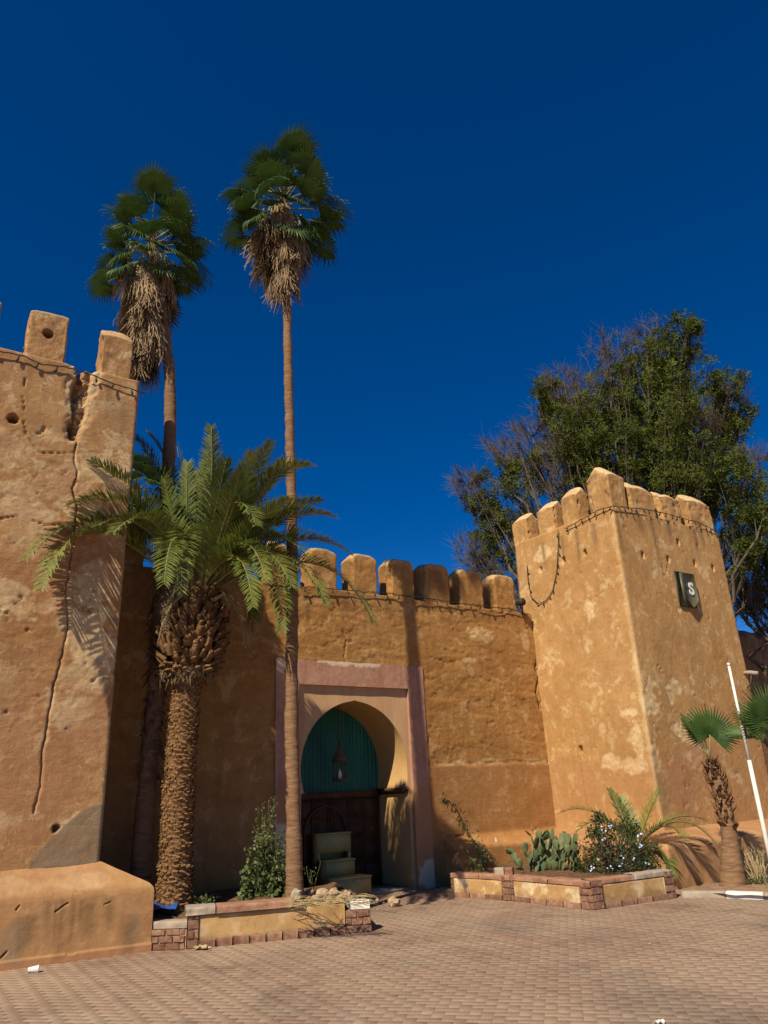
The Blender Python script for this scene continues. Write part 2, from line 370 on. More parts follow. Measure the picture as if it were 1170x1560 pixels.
def patches(a, z, lst, P, seed=0., jag=.6, fr=7.0):
    s = np.zeros(len(a)); nz = fbm(np.c_[a*fr+seed, z*fr, P[:, 0]*0+seed], 5, .6)
    for (a0, z0, ra, rz) in lst:
        q = 1-np.hypot((a-a0)/ra, (z-z0)/rz)+nz*jag; s = np.maximum(s, sstep(.0, .22, q))
    return s

def merlon(parent, c, d, n, wid, dep, hgt, mat, cap='round', seed=0., pale=.8, hole=None, erode=.0, dens=1.0):
    m = 4*int(22*dens); rows = int(24*dens); q4 = np.linspace(-1, 1, m//4, endpoint=False); one = np.ones(m//4)
    cx = np.concatenate([q4, one, -q4, -one]); cy = np.concatenate([-one, q4, one, -q4]); rr_ = np.maximum(0, np.abs(cx)+np.abs(cy)-1.88)/.12
    cx = cx*(1-.05*rr_**2); cy = cy*(1-.05*rr_**2)
    V = []; T = []
    sc = [(t, 1.0) for t in np.linspace(0, .97, rows)]+[(1.0, .96), (1.0, .7), (1.0, .4), (1.0, .12)]
    for t, s in sc:
        V.append(np.c_[cx*wid/2*s, cy*dep/2*s, np.full(m, t*hgt)]); T.append(np.full(m, t))
    V = np.concatenate(V); T = np.concatenate(T)
    x, y, z = V.T; 
    if cap == 'flat': zz = z*(1-.03*np.abs(x/(wid/2))**4*T**4-.02*np.abs(y/(dep/2))**3*T**4+.035*x/wid*T**3)
    elif cap == 'round': zz = z*(1-.14*np.abs(x/(wid/2))**5*T**5-.06*np.abs(y/(dep/2))**2*T**3)
    else: zz = z*(1-.24*np.abs(y/(dep/2))*T**4-.05*np.abs(x/(wid/2))**2*T**3)
    W_ = np.c_[x, y, zz]; Pw = c[None]+x[:, None]*d+y[:, None]*(-n)+zz[:, None]*Z3
    nx, ny = np.abs(x/(wid/2))**6*np.sign(x), np.abs(y/(dep/2))**6*np.sign(y)
    Nn = nx[:, None]*d+ny[:, None]*(-n)+(T**8)[:, None]*Z3*.6; Nn /= (np.linalg.norm(Nn, axis=1, keepdims=True)+1e-6)
    dis = fbm(Pw*3+seed, 4)*.011+fbm(Pw*12+seed, 4, .6)*.012-erode*np.clip(fbm(Pw*3.3+seed*3, 4)-.05, 0, 1)*.25
    edge = (np.abs(x/(wid/2)) > .93) & (np.abs(y/(dep/2)) > .6); dis -= np.where(edge, np.clip(fbm(Pw*6+seed, 4, .6)+.05, 0, 1)*.10, 0)
    Q = Pw+Nn*dis[:, None]
    if hole:
        hx, hz, hr = hole; r = np.hypot(x-hx, zz-hz); mk = (y < -dep*.4)*sstep(hr, hr*.75, r); Q = Q+(-n)[None]*(mk*dep*.62)[:, None]
    k = len(sc); F = [(r*m+j, r*m+(j+1) % m, (r+1)*m+(j+1) % m, (r+1)*m+j) for r in range(k-1) for j in range(m)]+[tuple((k-1)*m+j for j in range(m))]
    pa = pale*np.clip(sstep(.8, .97, T+fbm(Pw*5+seed, 3)*.12), 0, 1)
    st = .65*sstep(-.05, .45, fbm(Pw*np.array([2.5, 2.5, 1.0])+seed+9, 5, .6)+.25*(T-.5))*(1-pa)
    mb = MB(); mb.add(Q, F)
    return mb.build('merlon', mat, parent, smooth=True, attrs={'pale': pa, 'stain': st})

# ---------------------------------------------------------------- left tower
LT = empty('fortress_tower', LC, 'tall ochre earthen tower split by a long crack, with a plastered plinth', 'tower')
LP = lambda a, L: (LC+LD*a+LN*L)[:2]
LTOP = 7.55
crk = [lpx(*q) for q in ((118, 668), (113, 700), (118, 720), (110, 745), (117, 770), (115, 800), (108, 850), (100, 900), (104, 960), (95, 1000), (80, 1050), (75, 1090), (68, 1130), (62, 1165), (62, 1200), (52, 1240))]
gouge = [lpx(*q) for q in ((131, 556), (126, 580), (121, 605), (117, 640), (110, 664))]
crk2 = [lpx(*q) for q in ((0, 790), (30, 785), (70, 800), (112, 798))]; crk3 = [lpx(*q) for q in ((105, 905), (140, 935))]
crk4 = [lpx(*q) for q in ((40, 560), (35, 600), (38, 660), (60, 690), (100, 690))]
lh1, lh2 = lpx(20, 638), lpx(86, 1262)
cem = [lpx(*q) for q in ((45, 1312), (90, 1262), (125, 1235), (146, 1226))]
def ldisp(P, N):
    q = P-LC; a = q@LD; z = P[:, 2]; fr = (N@LN > .6); f = fr.astype(float)
    base = fbm(P*.7, 3)*.03+fbm(P*np.array([2.2, 2.2, 4]), 5, .6)*.011
    upper = sstep(0, .12, z-(6.35+.3*fbm(P*2, 2)))          # smooth render high up
    low = 1-sstep(2.2, 2.7, z+.2*fbm(P*1.5, 2))
    rough = 1-.85*np.maximum(upper, low)
    pit = -np.clip(fbm(P*10+3, 4, .65)-.36, 0, 1)*.10*rough
    flake = sstep(.02, .07, fbm(P*np.array([1.7, 1.7, 2.3])+40, 6, .62))*rough; flake2 = sstep(.1, .14, fbm(P*np.array([3.2, 3.2, 5])+60, 5, .62))*rough
    d = base*(.35+.65*rough)*.8+pit-flake*.005-flake2*.004+fbm(P*17, 4, .65)*.005*rough
    edge = sstep(-.2, -.02, a)*f*(1-upper); d = d-edge*np.clip(fbm(P*5+8, 4), 0, 1)*.05
    nz = fbm(P*11+2, 3)
    g, gt = seg_dist(a+nz*.035, z, gouge); wd = .15-.07*gt+.05*fbm(P*5+9, 3); gm = f*sstep(wd, wd*.72, g); d = d-gm*(.10+.13*fbm(P*9, 4)+.09*fbm(P*21, 3)+.10*sstep(.02, -.05, a-np.interp(z, [gouge[-1][1], gouge[0][1]], [gouge[-1][0], gouge[0][0]])))
    rim = f*sstep(wd*1.9, wd*1.2, g+nz*.05)*(1-gm); d = d-rim*(.02+.02*fbm(P*20, 3))
    cz_ = np.array([q_[1] for q_ in crk][::-1]); ca_ = np.array([q_[0] for q_ in crk][::-1]); zq = np.c_[z*0, z*0, z]
    xc = np.interp(z, cz_, ca_)+fbm(zq*7+.5, 4, .65)*.035; wc = np.interp(z, cz_, np.linspace(.004, .013, len(cz_)))*(.85+1.5*fbm(zq*5+3, 3)); inz = f*(z > cz_[0])*(z < cz_[-1]); dl = a-xc
    n0 = inz*(np.abs(dl) < .0105); n1 = inz*(np.abs(dl) >= .0105)*(np.abs(dl) < .031); tan = n0*(-dl)+n1*(np.sign(dl)*np.clip(wc, .003, .03)-dl); d = d-n0*.055
    for ck, w_ in ((crk2, .011), (crk3, .011), (crk4, .009)):
        c2, _ = seg_dist(a+nz*.025, z, ck); d = d-f*.03*sstep(w_, w_*.3, c2)*(fbm(P*4, 2) > -.25)
    for (ha, hz), hr, dp in ((lh1, .075, .3), (lh2, .045, .12)):
        r = np.hypot(a-ha, (z-hz))+nz*.015; d = d-f*dp*sstep(hr, hr*.75, r)
    cd_ = np.interp(a, [x[0] for x in cem], [x[1] for x in cem], left=-9); cm = f*sstep(.015, -.015, z-cd_+.05*fbm(P*4+3, 4, .6))*(a > cem[0][0]); d = d*(1-cm)+cm*(.007+.006*fbm(P*5, 3))
    pale = patches(a, z, [(-1.35, 5.35, .4, .25), (-1.7, 3.9, .5, .6), (-.35, 3.6, .35, .75), (-.3, 4.4, .3, .3), (-1.3, 1.5, .6, .12), (-1.9, 3.0, .5, .35), (-.35, 6.0, .4, .18), (-.5, 5.45, .2, .12), (-1.6, 1.45, .35, .2), (-.5, 2.75, .4, .2)], P, 3., 1.0, 5)
    pale = np.maximum(np.maximum(pale, rim*.9), .45*np.maximum(flake2, flake*sstep(-.1, .3, fbm(P*.8+50, 2))))*(1-cm)
    pale = np.maximum(pale, f*sstep(-.05, -.012, a)*(.5+.5*fbm(P*6, 3))*(1-upper)*(z > 1.3))
    grey = np.maximum(cm, .55*upper*f*(sstep(-.1, .3, fbm(P*.9+4, 3))))
    pk = sstep(0, .4, fbm(P*1.1+20, 4))*(1-cm)*.6
    pale = np.maximum(pale, gm*.8*sstep(-.05, .2, fbm(P*15+6, 3))); st = np.maximum(gm*.35*(fbm(P*15+6, 3) < 0), streaks(a, z, [(-1.5, 7.5, .5, .06), (-1.2, 7.5, .6, .08), (-.95, 7.5, .8, .05), (-.2, 7.0, .9, .05), (-.45, 7.4, .5, .05)], P)*.4*f)
    return d, {'pale': np.clip(pale, 0, 1), 'grey': np.clip(grey, 0, 1), 'stain': st, 'pinkish': pk}, LD[None]*tan[:, None]
body('wall', [LP(-2.6, 0), LP(0, 0), LP(0, -3.5), LP(-2.6, -3.5)], [.02, .06, .5, .5], .0, LTOP, .02, ldisp, MT['left'], LT)
mb_specs = [(-2.22, .52, .76, 0, None, 0), (-1.33, .53, .80, 1, (-.0, .46, .075), 0), (-.36, .46, .90, 2, None, .2)]
for a0, wd, hg, sd, hole, er in mb_specs:
    merlon(LT, LC+LD*a0+LN*(-.235)+Z3*(LTOP-.03), LD, LN, wd, .42, hg+.03, MT['left'], 'flat' if sd < 2 else 'gable', sd*7.7, .5, hole, er, 2.2 if hole else 1.2)
for k in (1, 2, 3):   # merlons running back along the shaded side
    merlon(LT, LC+LD*(-.24)+LN*(-.36-.85*k)+Z3*(LTOP-.03), -LN, LD, .5, .42, .72, MT['left'], 'round', 30+k, .4)
# plinth: sloping shoulder round the foot of the tower
def plinth_left():
    g0, g1 = on_z(0, 1475), on_z(230, 1449); dv = (g1-g0)/np.linalg.norm(g1-g0); g00 = g0-dv*3.0
    # far left the front keeps in front of the tower face
    t00 = LC+LD*(-4.2); t0 = LC+LD*(-1.05); t1 = LC+LD*.02; r1 = LC+LD*.54+LN*(-1.2); rt = LC+LD*.0+LN*(-1.35)
    g00 = t00+LN*.25+np.array([0, 0, 0]); 
    front = [g00, t0+LN*.13, g1, r1]; back = [t00, t0, t1, rt]
    def dens(path, k):
        out = []
        for i, kk in enumerate(k):
            for t in np.linspace(0, 1, kk, endpoint=False): out.append(path[i]*(1-t)+path[i+1]*t)
        out.append(path[-1]); return np.array(out)
    ks = (60, 190, 60); Fp, Bp = dens(front, ks), dens(back, ks); m = len(Fp)
    prof = [(0, z) for z in np.linspace(-.02, .63, 60)]+[(.02, .67), (.06, .695), (.12, .72)]+[(s, .72+.25*((s-.12)/.88)) for s in np.linspace(.2, 1.0, 14)]+[(1.12, .99)]
    V = []
    for s, z in prof:
        p = Fp+(Bp-Fp)*s; p = p.copy(); p[:, 2] = z; V.append(p)
    V = np.concatenate(V); q = V-LC; a = q@LD; z = V[:, 2]
    nrm = np.where((z > .7)[:, None], np.array([0.1, -.3, .95])[None], LN[None]); d = fbm(V*1.3, 3)*.012+fbm(V*6, 4)*.007
    for ck, w_ in (([(160, 1362), (185, 1353), (214, 1357), (232, 1346)], .012),):
        pass
    pts = lambda L: [((on_plane(u, v, g0, LN)-LC)@LD, on_plane(u, v, g0, LN)[2]) for u, v in L]
    for L, w_, dp in (([(80, 1386), (99, 1373)], .010, .035), ([(0, 1455), (7, 1447)], .013, .04), ([(22, 1384), (27, 1378)], .010, .03), ([(150, 1375), (160, 1371)], .008, .02)):
        c, _ = seg_dist(a+fbm(V*9, 2)*.02, z, pts(L)); d = d-(z < .72)*dp*sstep(w_, w_*.3, c)
    foot = (z < .085+.01*fbm(V*5, 2)); d = d+np.where(foot, .022, 0)
    V = V+nrm*d[:, None]
    n = len(prof); F = [(r*m+j, r*m+j+1, (r+1)*m+j+1, (r+1)*m+j) for r in range(n-1) for j in range(m-1)]
    st = streaks(a, z, [(-.55, .62, .55, .05), (-.42, .62, .62, .05), (-.3, .62, .58, .04), (-.48, .62, .5, .025), (-.2, .6, .5, .03), (.1, .6, .45, .06), (-.12, .55, .5, .1), (-.75, .5, .5, .12), (.3, .4, .4, .1)], V)*.75*(z < .66)
    gr = patches(a, z, [(-.85, .28, .16, .25), (.38, .25, .1, .2)], V, 5., .5, 5)*.6*(z < .6)
    pk = np.where(foot, .9, .35*sstep(.2, -.2, fbm(V*2, 3))); pale = patches(a, z, [(-.3, .8, .5, .09), (-1, .8, .3, .08)], V, 2, .8, 4)*.35
    mb = MB(); mb.add(V, F); mb.build('plinth', MT['plinth'], LT, True, {'stain': st, 'grey': gr, 'pinkish': pk, 'pale': pale})
plinth_left()

# ---------------------------------------------------------------- gate wall with its gate
GT = empty('gate_wall', gp(-1.5, 0, 0), 'crenellated ochre earthen wall between the two towers, pierced by a horseshoe gate', 'wall')
GTOP = 5.13
G2 = lambda a, L: gp(a, L, 0)[:2]
gst = [(gpx(u, v, 0)[0], 5.05, ln, wd) for u, v, ln, wd in ((529, 930, .55, .10), (592, 930, .45, .08), (468, 930, .6, .08), (500, 930, .3, .06), (690, 930, .3, .05), (745, 930, .35, .05))]  # darker streaks running down from the top of the gate wall
gcr = [[gpx(*q, 0) for q in L] for L in (((522, 960), (528, 980), (524, 1000), (530, 1015)), ((820, 1000), (816, 1018), (822, 1030), (818, 1055), (824, 1080)), ((655, 1000), (680, 1010), (705, 1003)))]
def gdisp(P, N):
    q = P-GW; a = q@GD; z = P[:, 2]; f = (N@GN > .6).astype(float)
    Pl = np.c_[a, z*3.2, a*0+3]
    band = fbm(Pl*1.5, 5, .62); lens = fbm(np.c_[a*1.6, z*6.5, a*0+9], 4, .6)
    low = 1-sstep(1.98, 2.06, z+.05*fbm(P*2.5, 3)); mid = 1-low
    d = fbm(P*.6, 3)*.03+band*.012*mid+lens*.005*mid+fbm(P*np.array([9, 9, 14]), 4, .65)*.008*mid+fbm(P*4, 4)*.005
    fl = sstep(.05, .09, fbm(np.c_[a*1.5, z*3.6, a*0+40], 6, .62))*mid; d = d-fl*.010
    pit = -np.clip(fbm(P*np.array([7, 7, 15])+7, 4, .65)-.34, 0, 1)*.06*mid; d = d+pit
    d = d-.018*low*0+.0
    ed = np.abs(z-2.02+.05*fbm(P*2.5, 3)); d = d-f*.03*sstep(.05, .0, ed)*np.clip(.4+fbm(P*6, 3), 0, 1)
    nz = fbm(P*11+2, 3)
    for ck, w_, dp in zip(gcr, (.012, .022, .01), (.025, .06, .02)):
        c, _ = seg_dist(a+nz*.03, z, ck); d = d-f*dp*sstep(w_, w_*.3, c)
    rag = patches(a, z, [gpx(732, 968, 0)+(.33, .16)], P, 1.3, .9, 6); d = d+rag*.012
    # ledge at the foot, right of the gate
    foot = f*sstep(.2, .28, a+.03*nz)*sstep(.80, .74, z); d = d+foot*(.03+.33*sstep(.76, .58, z))
    cr, _ = seg_dist(a+nz*.05, z+.03*nz, [(.3, .78), (1.2, .79), (2.2, .77), (3.1, .78)]); d = d-f*.04*sstep(.012, .003, cr)*(fbm(P*3, 2) > 0)
    pale = np.maximum(rag, patches(a, z, [(.6, 2.05, .5, .06), (1.6, 2.06, .6, .05), (2.7, 2.05, .4, .05), gpx(800, 975, 0)+(.12, .2), (1.2, 4.0, .2, .06)], P, 4.4, .9, 8)*.75)
    st = np.maximum(streaks(a, z, gst, P)*.8*f, .3*sstep(4.75, 5.1, z+.12*nz)*f)
    pk = low*.35*f
    return d, {'pale': pale*f, 'grey': np.zeros(len(P)), 'stain': np.clip(st, 0, 1), 'pinkish': pk}
def gkeep(c):
    q = c-GW; a = q@GD; L = q@GN
    return ~((np.abs(L) < .2) & (a > -3.06) & (a < -.04) & (c[:, 2] < 3.76))
body('wall', [G2(-7.2, 0), G2(3.7, 0), G2(3.7, -1.4), G2(-7.2, -1.4)], [.026, .3, .4, .3], 0, GTOP, .026, gdisp, MT['gate'], GT, gkeep)
for i, (l, r, vt) in enumerate(((408, 439, 5.93), (475, 515, 5.94), (540, 577, 5.95), (598, 633, 5.96), (650, 687, 5.98), (703, 738, 5.97), (756, 787, 5.97))):
    a0, a1 = gpx(l, 915, 0)[0], gpx(r, 915, 0)[0]
    merlon(GT, gp((a0+a1)/2, -.235, GTOP-.04), GD, GN, a1-a0+.02, .45, vt-GTOP+.05, MT['gate'], 'round', 3.1*i+1, .75, None, .18)
for a0 in (-5.7, -4.8, -3.95): merlon(GT, gp(a0, -.235, GTOP-.04), GD, GN, .58, .45, .85, MT['gate'], 'round', a0, .6)

AC, ADEP = -1.51, 1.0        # axis of the gate, depth of its recess
def arch_outline():
    pts = [(1.085, z) for z in np.linspace(0, 1.62, 14)]
    cz, c, R = 1.99, .06, 1.15
    t0 = math.asin((1.64-cz)/R)
    for t in np.linspace(t0, math.acos(c/R), 26): pts.append((-c+R*math.cos(t), cz+R*math.sin(t)))
    left = [(-x, z) for x, z in pts[:-1]][::-1]
    pts[-1] = (0, pts[-1][1]+.012)
    return pts+left
AO = arch_outline()
def gate_parts():
    mb = MB(); m = len(AO); rows = 5; out = []
    for (x, z) in AO:
        if z < 2.3: out.append((math.copysign(1.15, x), z))
        else:
            t = math.atan2(z-2.3, x); # ray to rectangle from (0,2.3)
            tx = 1.15/abs(math.cos(t)) if abs(math.cos(t)) > 1e-6 else 1e9; ty = 1.09/max(math.sin(t), 1e-6); k = min(tx, ty); out.append((k*math.cos(t), 2.3+k*math.sin(t)))
    V = []
    for r in range(rows+1):
        for (x, z), (ox, oz) in zip(AO, out):
            s = r/rows; X = x+(ox-x)*s; Z = z+(oz-z)*s; V.append(gp(AC+X, -.045+.006*float(vnoise(np.array([X*3, Z*3, 1.0]))), Z))
    F = [(r*m+j, (r+1)*m+j, (r+1)*m+j+1, r*m+j+1) for r in range(rows) for j in range(m-1)]
    # corner fill of the rectangle top
    k0 = max(i for i in range(m//2+1) if out[i][0] > 1.14); k1 = min(i for i in range(m//2, m) if out[i][0] < -1.14)
    n0 = len(V); V += [gp(AC+1.15, -.045, 3.39), gp(AC-1.15, -.045, 3.39)]
    F += [(rows*m+k0, n0, rows*m+k0+1), (rows*m+k1-1, n0+1, rows*m+k1)]
    mb.add(V, F); mb.build('arch_panel', MT['cream'], GT)
    # reveal
    mb = MB(); V = []; K = 8
    for r in range(K+1):
        L = -.045-(ADEP-.045)*r/K
        for (x, z) in AO: V.append(gp(AC+x+.006*float(vnoise(np.array([z*3, L*4, x]))), L, z))
    F = [(r*m+j, r*m+j+1, (r+1)*m+j+1, (r+1)*m+j) for r in range(K) for j in range(m-1)]
    mb.add(V, F); mb.build('arch_reveal', MT['reveal'], GT)
    # pink surround ring (fine grid, slightly proud, chipped render)
    mb = MB(); n = 0
    def strip(a0, a1, z0, z1, ka, kz):
        A = np.linspace(a0, a1, ka+1); Z = np.linspace(z0, z1, kz+1); g = np.array([(a, z) for z in Z for a in A])
        P = np.array([gp(a, 0, z) for a, z in g]); dis = .022+fbm(P*2, 3)*.008+fbm(P*9, 3)*.004
        mb.add(P+GN*dis[:, None], [(j*(ka+1)+i, j*(ka+1)+i+1, (j+1)*(ka+1)+i+1, (j+1)*(ka+1)+i) for j in range(kz) for i in range(ka)]); return g
    g1 = strip(-3.1, AC-1.15, 0, 3.81, 18, 130); g2 = strip(AC+1.15, 0.0, 0, 3.81, 15, 130); g3 = strip(AC-1.15, AC+1.15, 3.385, 3.81, 90, 18)
    pl = patches(np.r_[g1[:, 0], g2[:, 0], g3[:, 0]], np.r_[g1[:, 1], g2[:, 1], g3[:, 1]], [(-1.9, 3.8, .45, .07), (-3.0, 3.7, .12, .15), (-.15, .25, .22, .3), (-3.0, .8, .2, .4), (-1.3, 3.8, .3, .07)], np.zeros((len(g1)+len(g2)+len(g3), 3)), 2, .8, 8)
    # edges back to the wall
    nb = mb.n; pl = list(pl)
    for a, z0, z1 in ((-3.1, 0, 3.81), (AC-1.15, 0, 3.385), (AC+1.15, 0, 3.385), (0.0, 0, 3.81)):
        mb.quads([[gp(a, .022, z0), gp(a, -.05, z0), gp(a, -.05, z1), gp(a, .022, z1)]]); pl += [0]*4
    for z, a0, a1 in ((3.385, AC-1.15, AC+1.15), (3.81, -3.1, 0.0)):
        mb.quads([[gp(a0, .022, z), gp(a1, .022, z), gp(a1, -.05, z), gp(a0, -.05, z)]]); pl += [0]*4
    M = NT('pink_surround'); p = M.pos(); a = M.noise(p, 2.5, 6, .6); c = M.noise(p, 16, 6, .65); zz = M.n('ShaderNodeSeparateXYZ'); M.l(p, zz.inputs[0])
    col = M.mix(M.rng(a, .35, .65), (.35, .175, .112), (.43, .235, .155)); col = M.mix(M.rng(c, .45, .7, 0, .55), col, (.5, .31, .2)); col = M.mix(M.rng(M.noise(M.pos((4, 4, .5)), 2.2, 5, .6), .5, .7, 0, .45), col, (.24, .1, .065))
    lowm = M.mth('MULTIPLY', M.rng(zz.outputs[2], 1.75, 1.55), .9); col = M.mix(lowm, col, M.mix(a, (.36, .18, .085), (.46, .25, .11)))
    col = M.mix(M.attr('pale'), col, (.62, .47, .32)); M.col(col); M.bump(M.mth('ADD', a, c), .5, .01)
    mb.build('gate_surround', M.m, GT, True, {'pale': np.array(pl)})
    # impost ledges
    for sgn in (1, -1):
        mb = MB(); mb.box(gp(AC+sgn*1.045, -.045-(ADEP-.06)/2-.01, 1.625), GD, GN, Z3, .11, ADEP-.08, .055); mb.box(gp(AC+sgn*1.062, -.045-(ADEP-.06)/2-.01, 1.565), GD, GN, Z3, .06, ADEP-.1, .03)
        mb.build('impost', MT['wood'], GT)
    # threshold
    mb = MB(); mb.box(gp(AC, -.55, .012), GD, GN, Z3, 2.15, .95, .05); mb.build('threshold', MT['concrete'], GT)
gate_parts()
def gate_door():
    L0 = -ADEP
    D = empty('timber_gate', gp(AC, L0, 0), 'dark carved timber gate under a teal corrugated infill inside the horseshoe arch', 'gate')
    mb = MB(); xs = np.linspace(-1.2, 1.2, 340); zs = [1.6, 2.2, 3.25]
    V = [gp(AC+x, L0+.012*math.sin(x*2*math.pi/.082), z) for z in zs for x in xs]; k = len(xs)
    mb.add(V, [(j*k+i, j*k+i+1, (j+1)*k+i+1, (j+1)*k+i) for j in range(2) for i in range(k-1)]); mb.build('corrugated_infill', MT['teal'], D, True)
    mb = MB(); mb.box(gp(AC, L0+.02, 1.58), GD, GN, Z3, 2.2, .1, .11); mb.build('lintel', MT['wood'], D)
    for s in (-1, 1):      # two leaves
        lf = MB(); lf.box(gp(AC+s*.535, L0-.02, .78), GD, GN, Z3, 1.05, .06, 1.5); leaf = lf.build('door_leaf', MT['wood'], D)
        for r in range(4):
            for c in range(3):
                b = MB(); b.box(gp(AC+s*.535+(c-1)*.335, L0+.016, .24+r*.365), GD, GN, Z3, .27, .03, .3); b.box(gp(AC+s*.535+(c-1)*.335, L0+.036, .24+r*.365), GD, GN, Z3, .15, .02, .17); b.build('carved_panel', MT['wood'], leaf)
        for c in (-1.5, -.5, .5, 1.5):
            b = MB(); b.box(gp(AC+s*.535+c*.335, L0+.018, .78), GD, GN, Z3, .03, .03, 1.5); b.build('stile', MT['wood'], leaf)
    # wicket arch moulding on the leaves
    b = MB(); pts = [(-.42, .1)]+[(-.42, .8)]+[(.42*math.cos(t), .98+.42*math.sin(t)) for t in np.linspace(math.pi, 0, 16)]+[(.42, .8), (.42, .1)]
    b.tube([gp(AC-.12+x, L0+.065, z) for x, z in pts], .022, 6); b.build('wicket_moulding', MT['wood'], D)
gate_door()

# ---------------------------------------------------------------- right tower
RC = gp(3.13, 2.55, 0); RTOP = 6.82; RW = 3.67
RT = empty('fortress_tower', RC, 'square ochre earthen tower with pitched merlons carrying a shield-shaped sign', 'tower')
R2 = lambda a, L: gp(a, L, 0)[:2]
rpx = lambda u, v: gpx(u, v, 2.55)
def rlpx(u, v):   # left face: plane a = 3.13 ; returns (L, z)
    P = on_plane(u, v, RC, -GD); return (P-GW)@GN, P[2]
rst = [rpx(u, v)[:1]+(6.75, ln, wd) for u, v, ln, wd in ((973, 790, .5, .12), (1018, 800, .55, .10), (1057, 810, .7, .08), (1068, 810, .45, .06), (990, 790, .3, .05), (1003, 850, 1.3, .05), (950, 850, 1.2, .05))]
rls = [rlpx(u, v)[:1]+(6.6, ln, wd) for u, v, ln, wd in ((902, 790, .7, .09), (855, 815, .6, .06), (880, 830, .9, .05), (828, 840, .8, .05))]
rho = [rpx(*q) for q in ((979, 845), (1018, 852), (1059, 858), (1086, 865), (1033, 826), (935, 831))]
rlh = [rlpx(*q) for q in ((891, 842), (859, 854), (825, 868), (885, 1142))]
def rdisp(P, N):
    q = P-GW; a = q@GD; L = q@GN; z = P[:, 2]; f = (N@GN > .6).astype(float); g = (N@GD < -.6).astype(float); nz = fbm(P*11+2, 3)
    d = fbm(P*.7, 3)*.03+fbm(P*np.array([3, 3, 1.6]), 4, .55)*.008+fbm(P*12, 4, .6)*.004
    low = 1-sstep(1.9, 2.15, z+.25*fbm(P*1.7, 3))
    pale = patches(a, z, [rpx(u, v)+(ra, rz) for u, v, ra, rz in ((990, 1060, .22, .45), (1022, 1050, .28, .25), (995, 1150, .2, .3), (1045, 1115, .4, .25), (1060, 1150, .3, .25), (1125, 1185, .15, .15), (1035, 930, .1, .08))], P, 6, 1.0, 6)*f
    pale = np.maximum(pale, patches(L, z, [rlpx(u, v)+(ra, rz) for u, v, ra, rz in ((970, 1130, .2, .35), (965, 1165, .3, .2), (930, 1160, .25, .16), (958, 1085, .2, .08), (918, 1110, .08, .15), (830, 840, .3, .2), (900, 930, .12, .3))], P, 2, .9, 6)*g)
    er = pale*np.clip(.5+fbm(P*9, 3), 0, 1); d = d-er*.014
    d = d-np.clip(fbm(P*9+31, 4, .6)-.38, 0, 1)*.06
    for (ha, hz) in rho: r = np.maximum(np.abs(a-ha)*1.3, np.abs(z-hz)*.75)+nz*.008; d = d-f*.22*sstep(.05, .036, r)
    for (ha, hz) in rlh: r = np.maximum(np.abs(L-ha)*1.3, np.abs(z-hz)*.75)+nz*.008; d = d-g*.22*sstep(.05, .036, r)
    cr, _ = seg_dist(a+nz*.03, z, [rpx(*t) for t in ((1009, 858), (1012, 880), (1020, 850))]); d = d-f*.015*sstep(.012, .004, cr)
    vc, _ = seg_dist(L+nz*.015, z, [rlpx(*t) for t in ((886, 1145), (890, 1180), (897, 1230))]); d = d+g*.012*sstep(.02, .008, vc)
    corner = np.maximum(f*sstep(3.22, 3.14, a+.05*fbm(P*2, 3)), g*sstep(2.44, 2.53, L+.05*fbm(P*2, 3)))
    pale = np.maximum(pale, corner*.85*(z < 6.7)*(.6+.6*fbm(P*3, 3)))
    st = np.maximum(streaks(a, z, rst, P)*f, streaks(L, z, rls, P)*g)*.9
    pk = np.clip(patches(a, z, [rpx(1075, 1160)+(.5, .6), rpx(1040, 1200)+(.4, .5)], P, 8, .7, 3)*f*.8+low*.35, 0, 1)
    gr = patches(a, z, [rpx(1000, 1180)+(.22, .5), rpx(1010, 1220)+(.3, .3)], P, 12, .6, 3)*f*.45
    return d, {'pale': np.clip(pale, 0, 1), 'grey': gr, 'stain': st, 'pinkish': pk}
RB_ = rlpx(785, 850)[0]
body('wall', [R2(3.13, 2.55), R2(3.13+RW, 2.55), R2(3.13+RW, RB_), R2(3.13, RB_)], [.026, .3, .4, .026], 0, RTOP, .026, rdisp, MT['right'], RT, None, .05, .05)
def rt_merlons():
    h0 = RTOP-.05
    for i, (l, r, hg, er) in enumerate(((966, 1003, .80, .5), (1012, 1042, .78, .4), (1052, 1087, .9, .25))):
        a0, a1 = rpx(l, 785)[0], rpx(r, 785)[0]; merlon(RT, gp((a0+a1)/2, 2.55-.24, h0), GD, GN, a1-a0, .42, hg+.05, MT['right'], 'gable', 51+i*3, .95, None, er, 1.3)
    merlon(RT, gp(3.13+.29, 2.55-.29, h0), GD, GN, .56, .56, 1.06, MT['right'], 'gable', 71, .95, None, .1, 1.3)
    for i, (l, r, hg) in enumerate(((857, 882, .88), (820, 845, .8), (782, 805, .78))):
        L0, L1 = rlpx(l, 800+18*i)[0], rlpx(r, 800+18*i)[0]; merlon(RT, gp(3.13+.24, (L0+L1)/2, h0), GN, -GD, abs(L1-L0)+.02, .42, hg, MT['right'], 'gable', 81+i*3, .95, None, .12, 1.3)
rt_merlons()
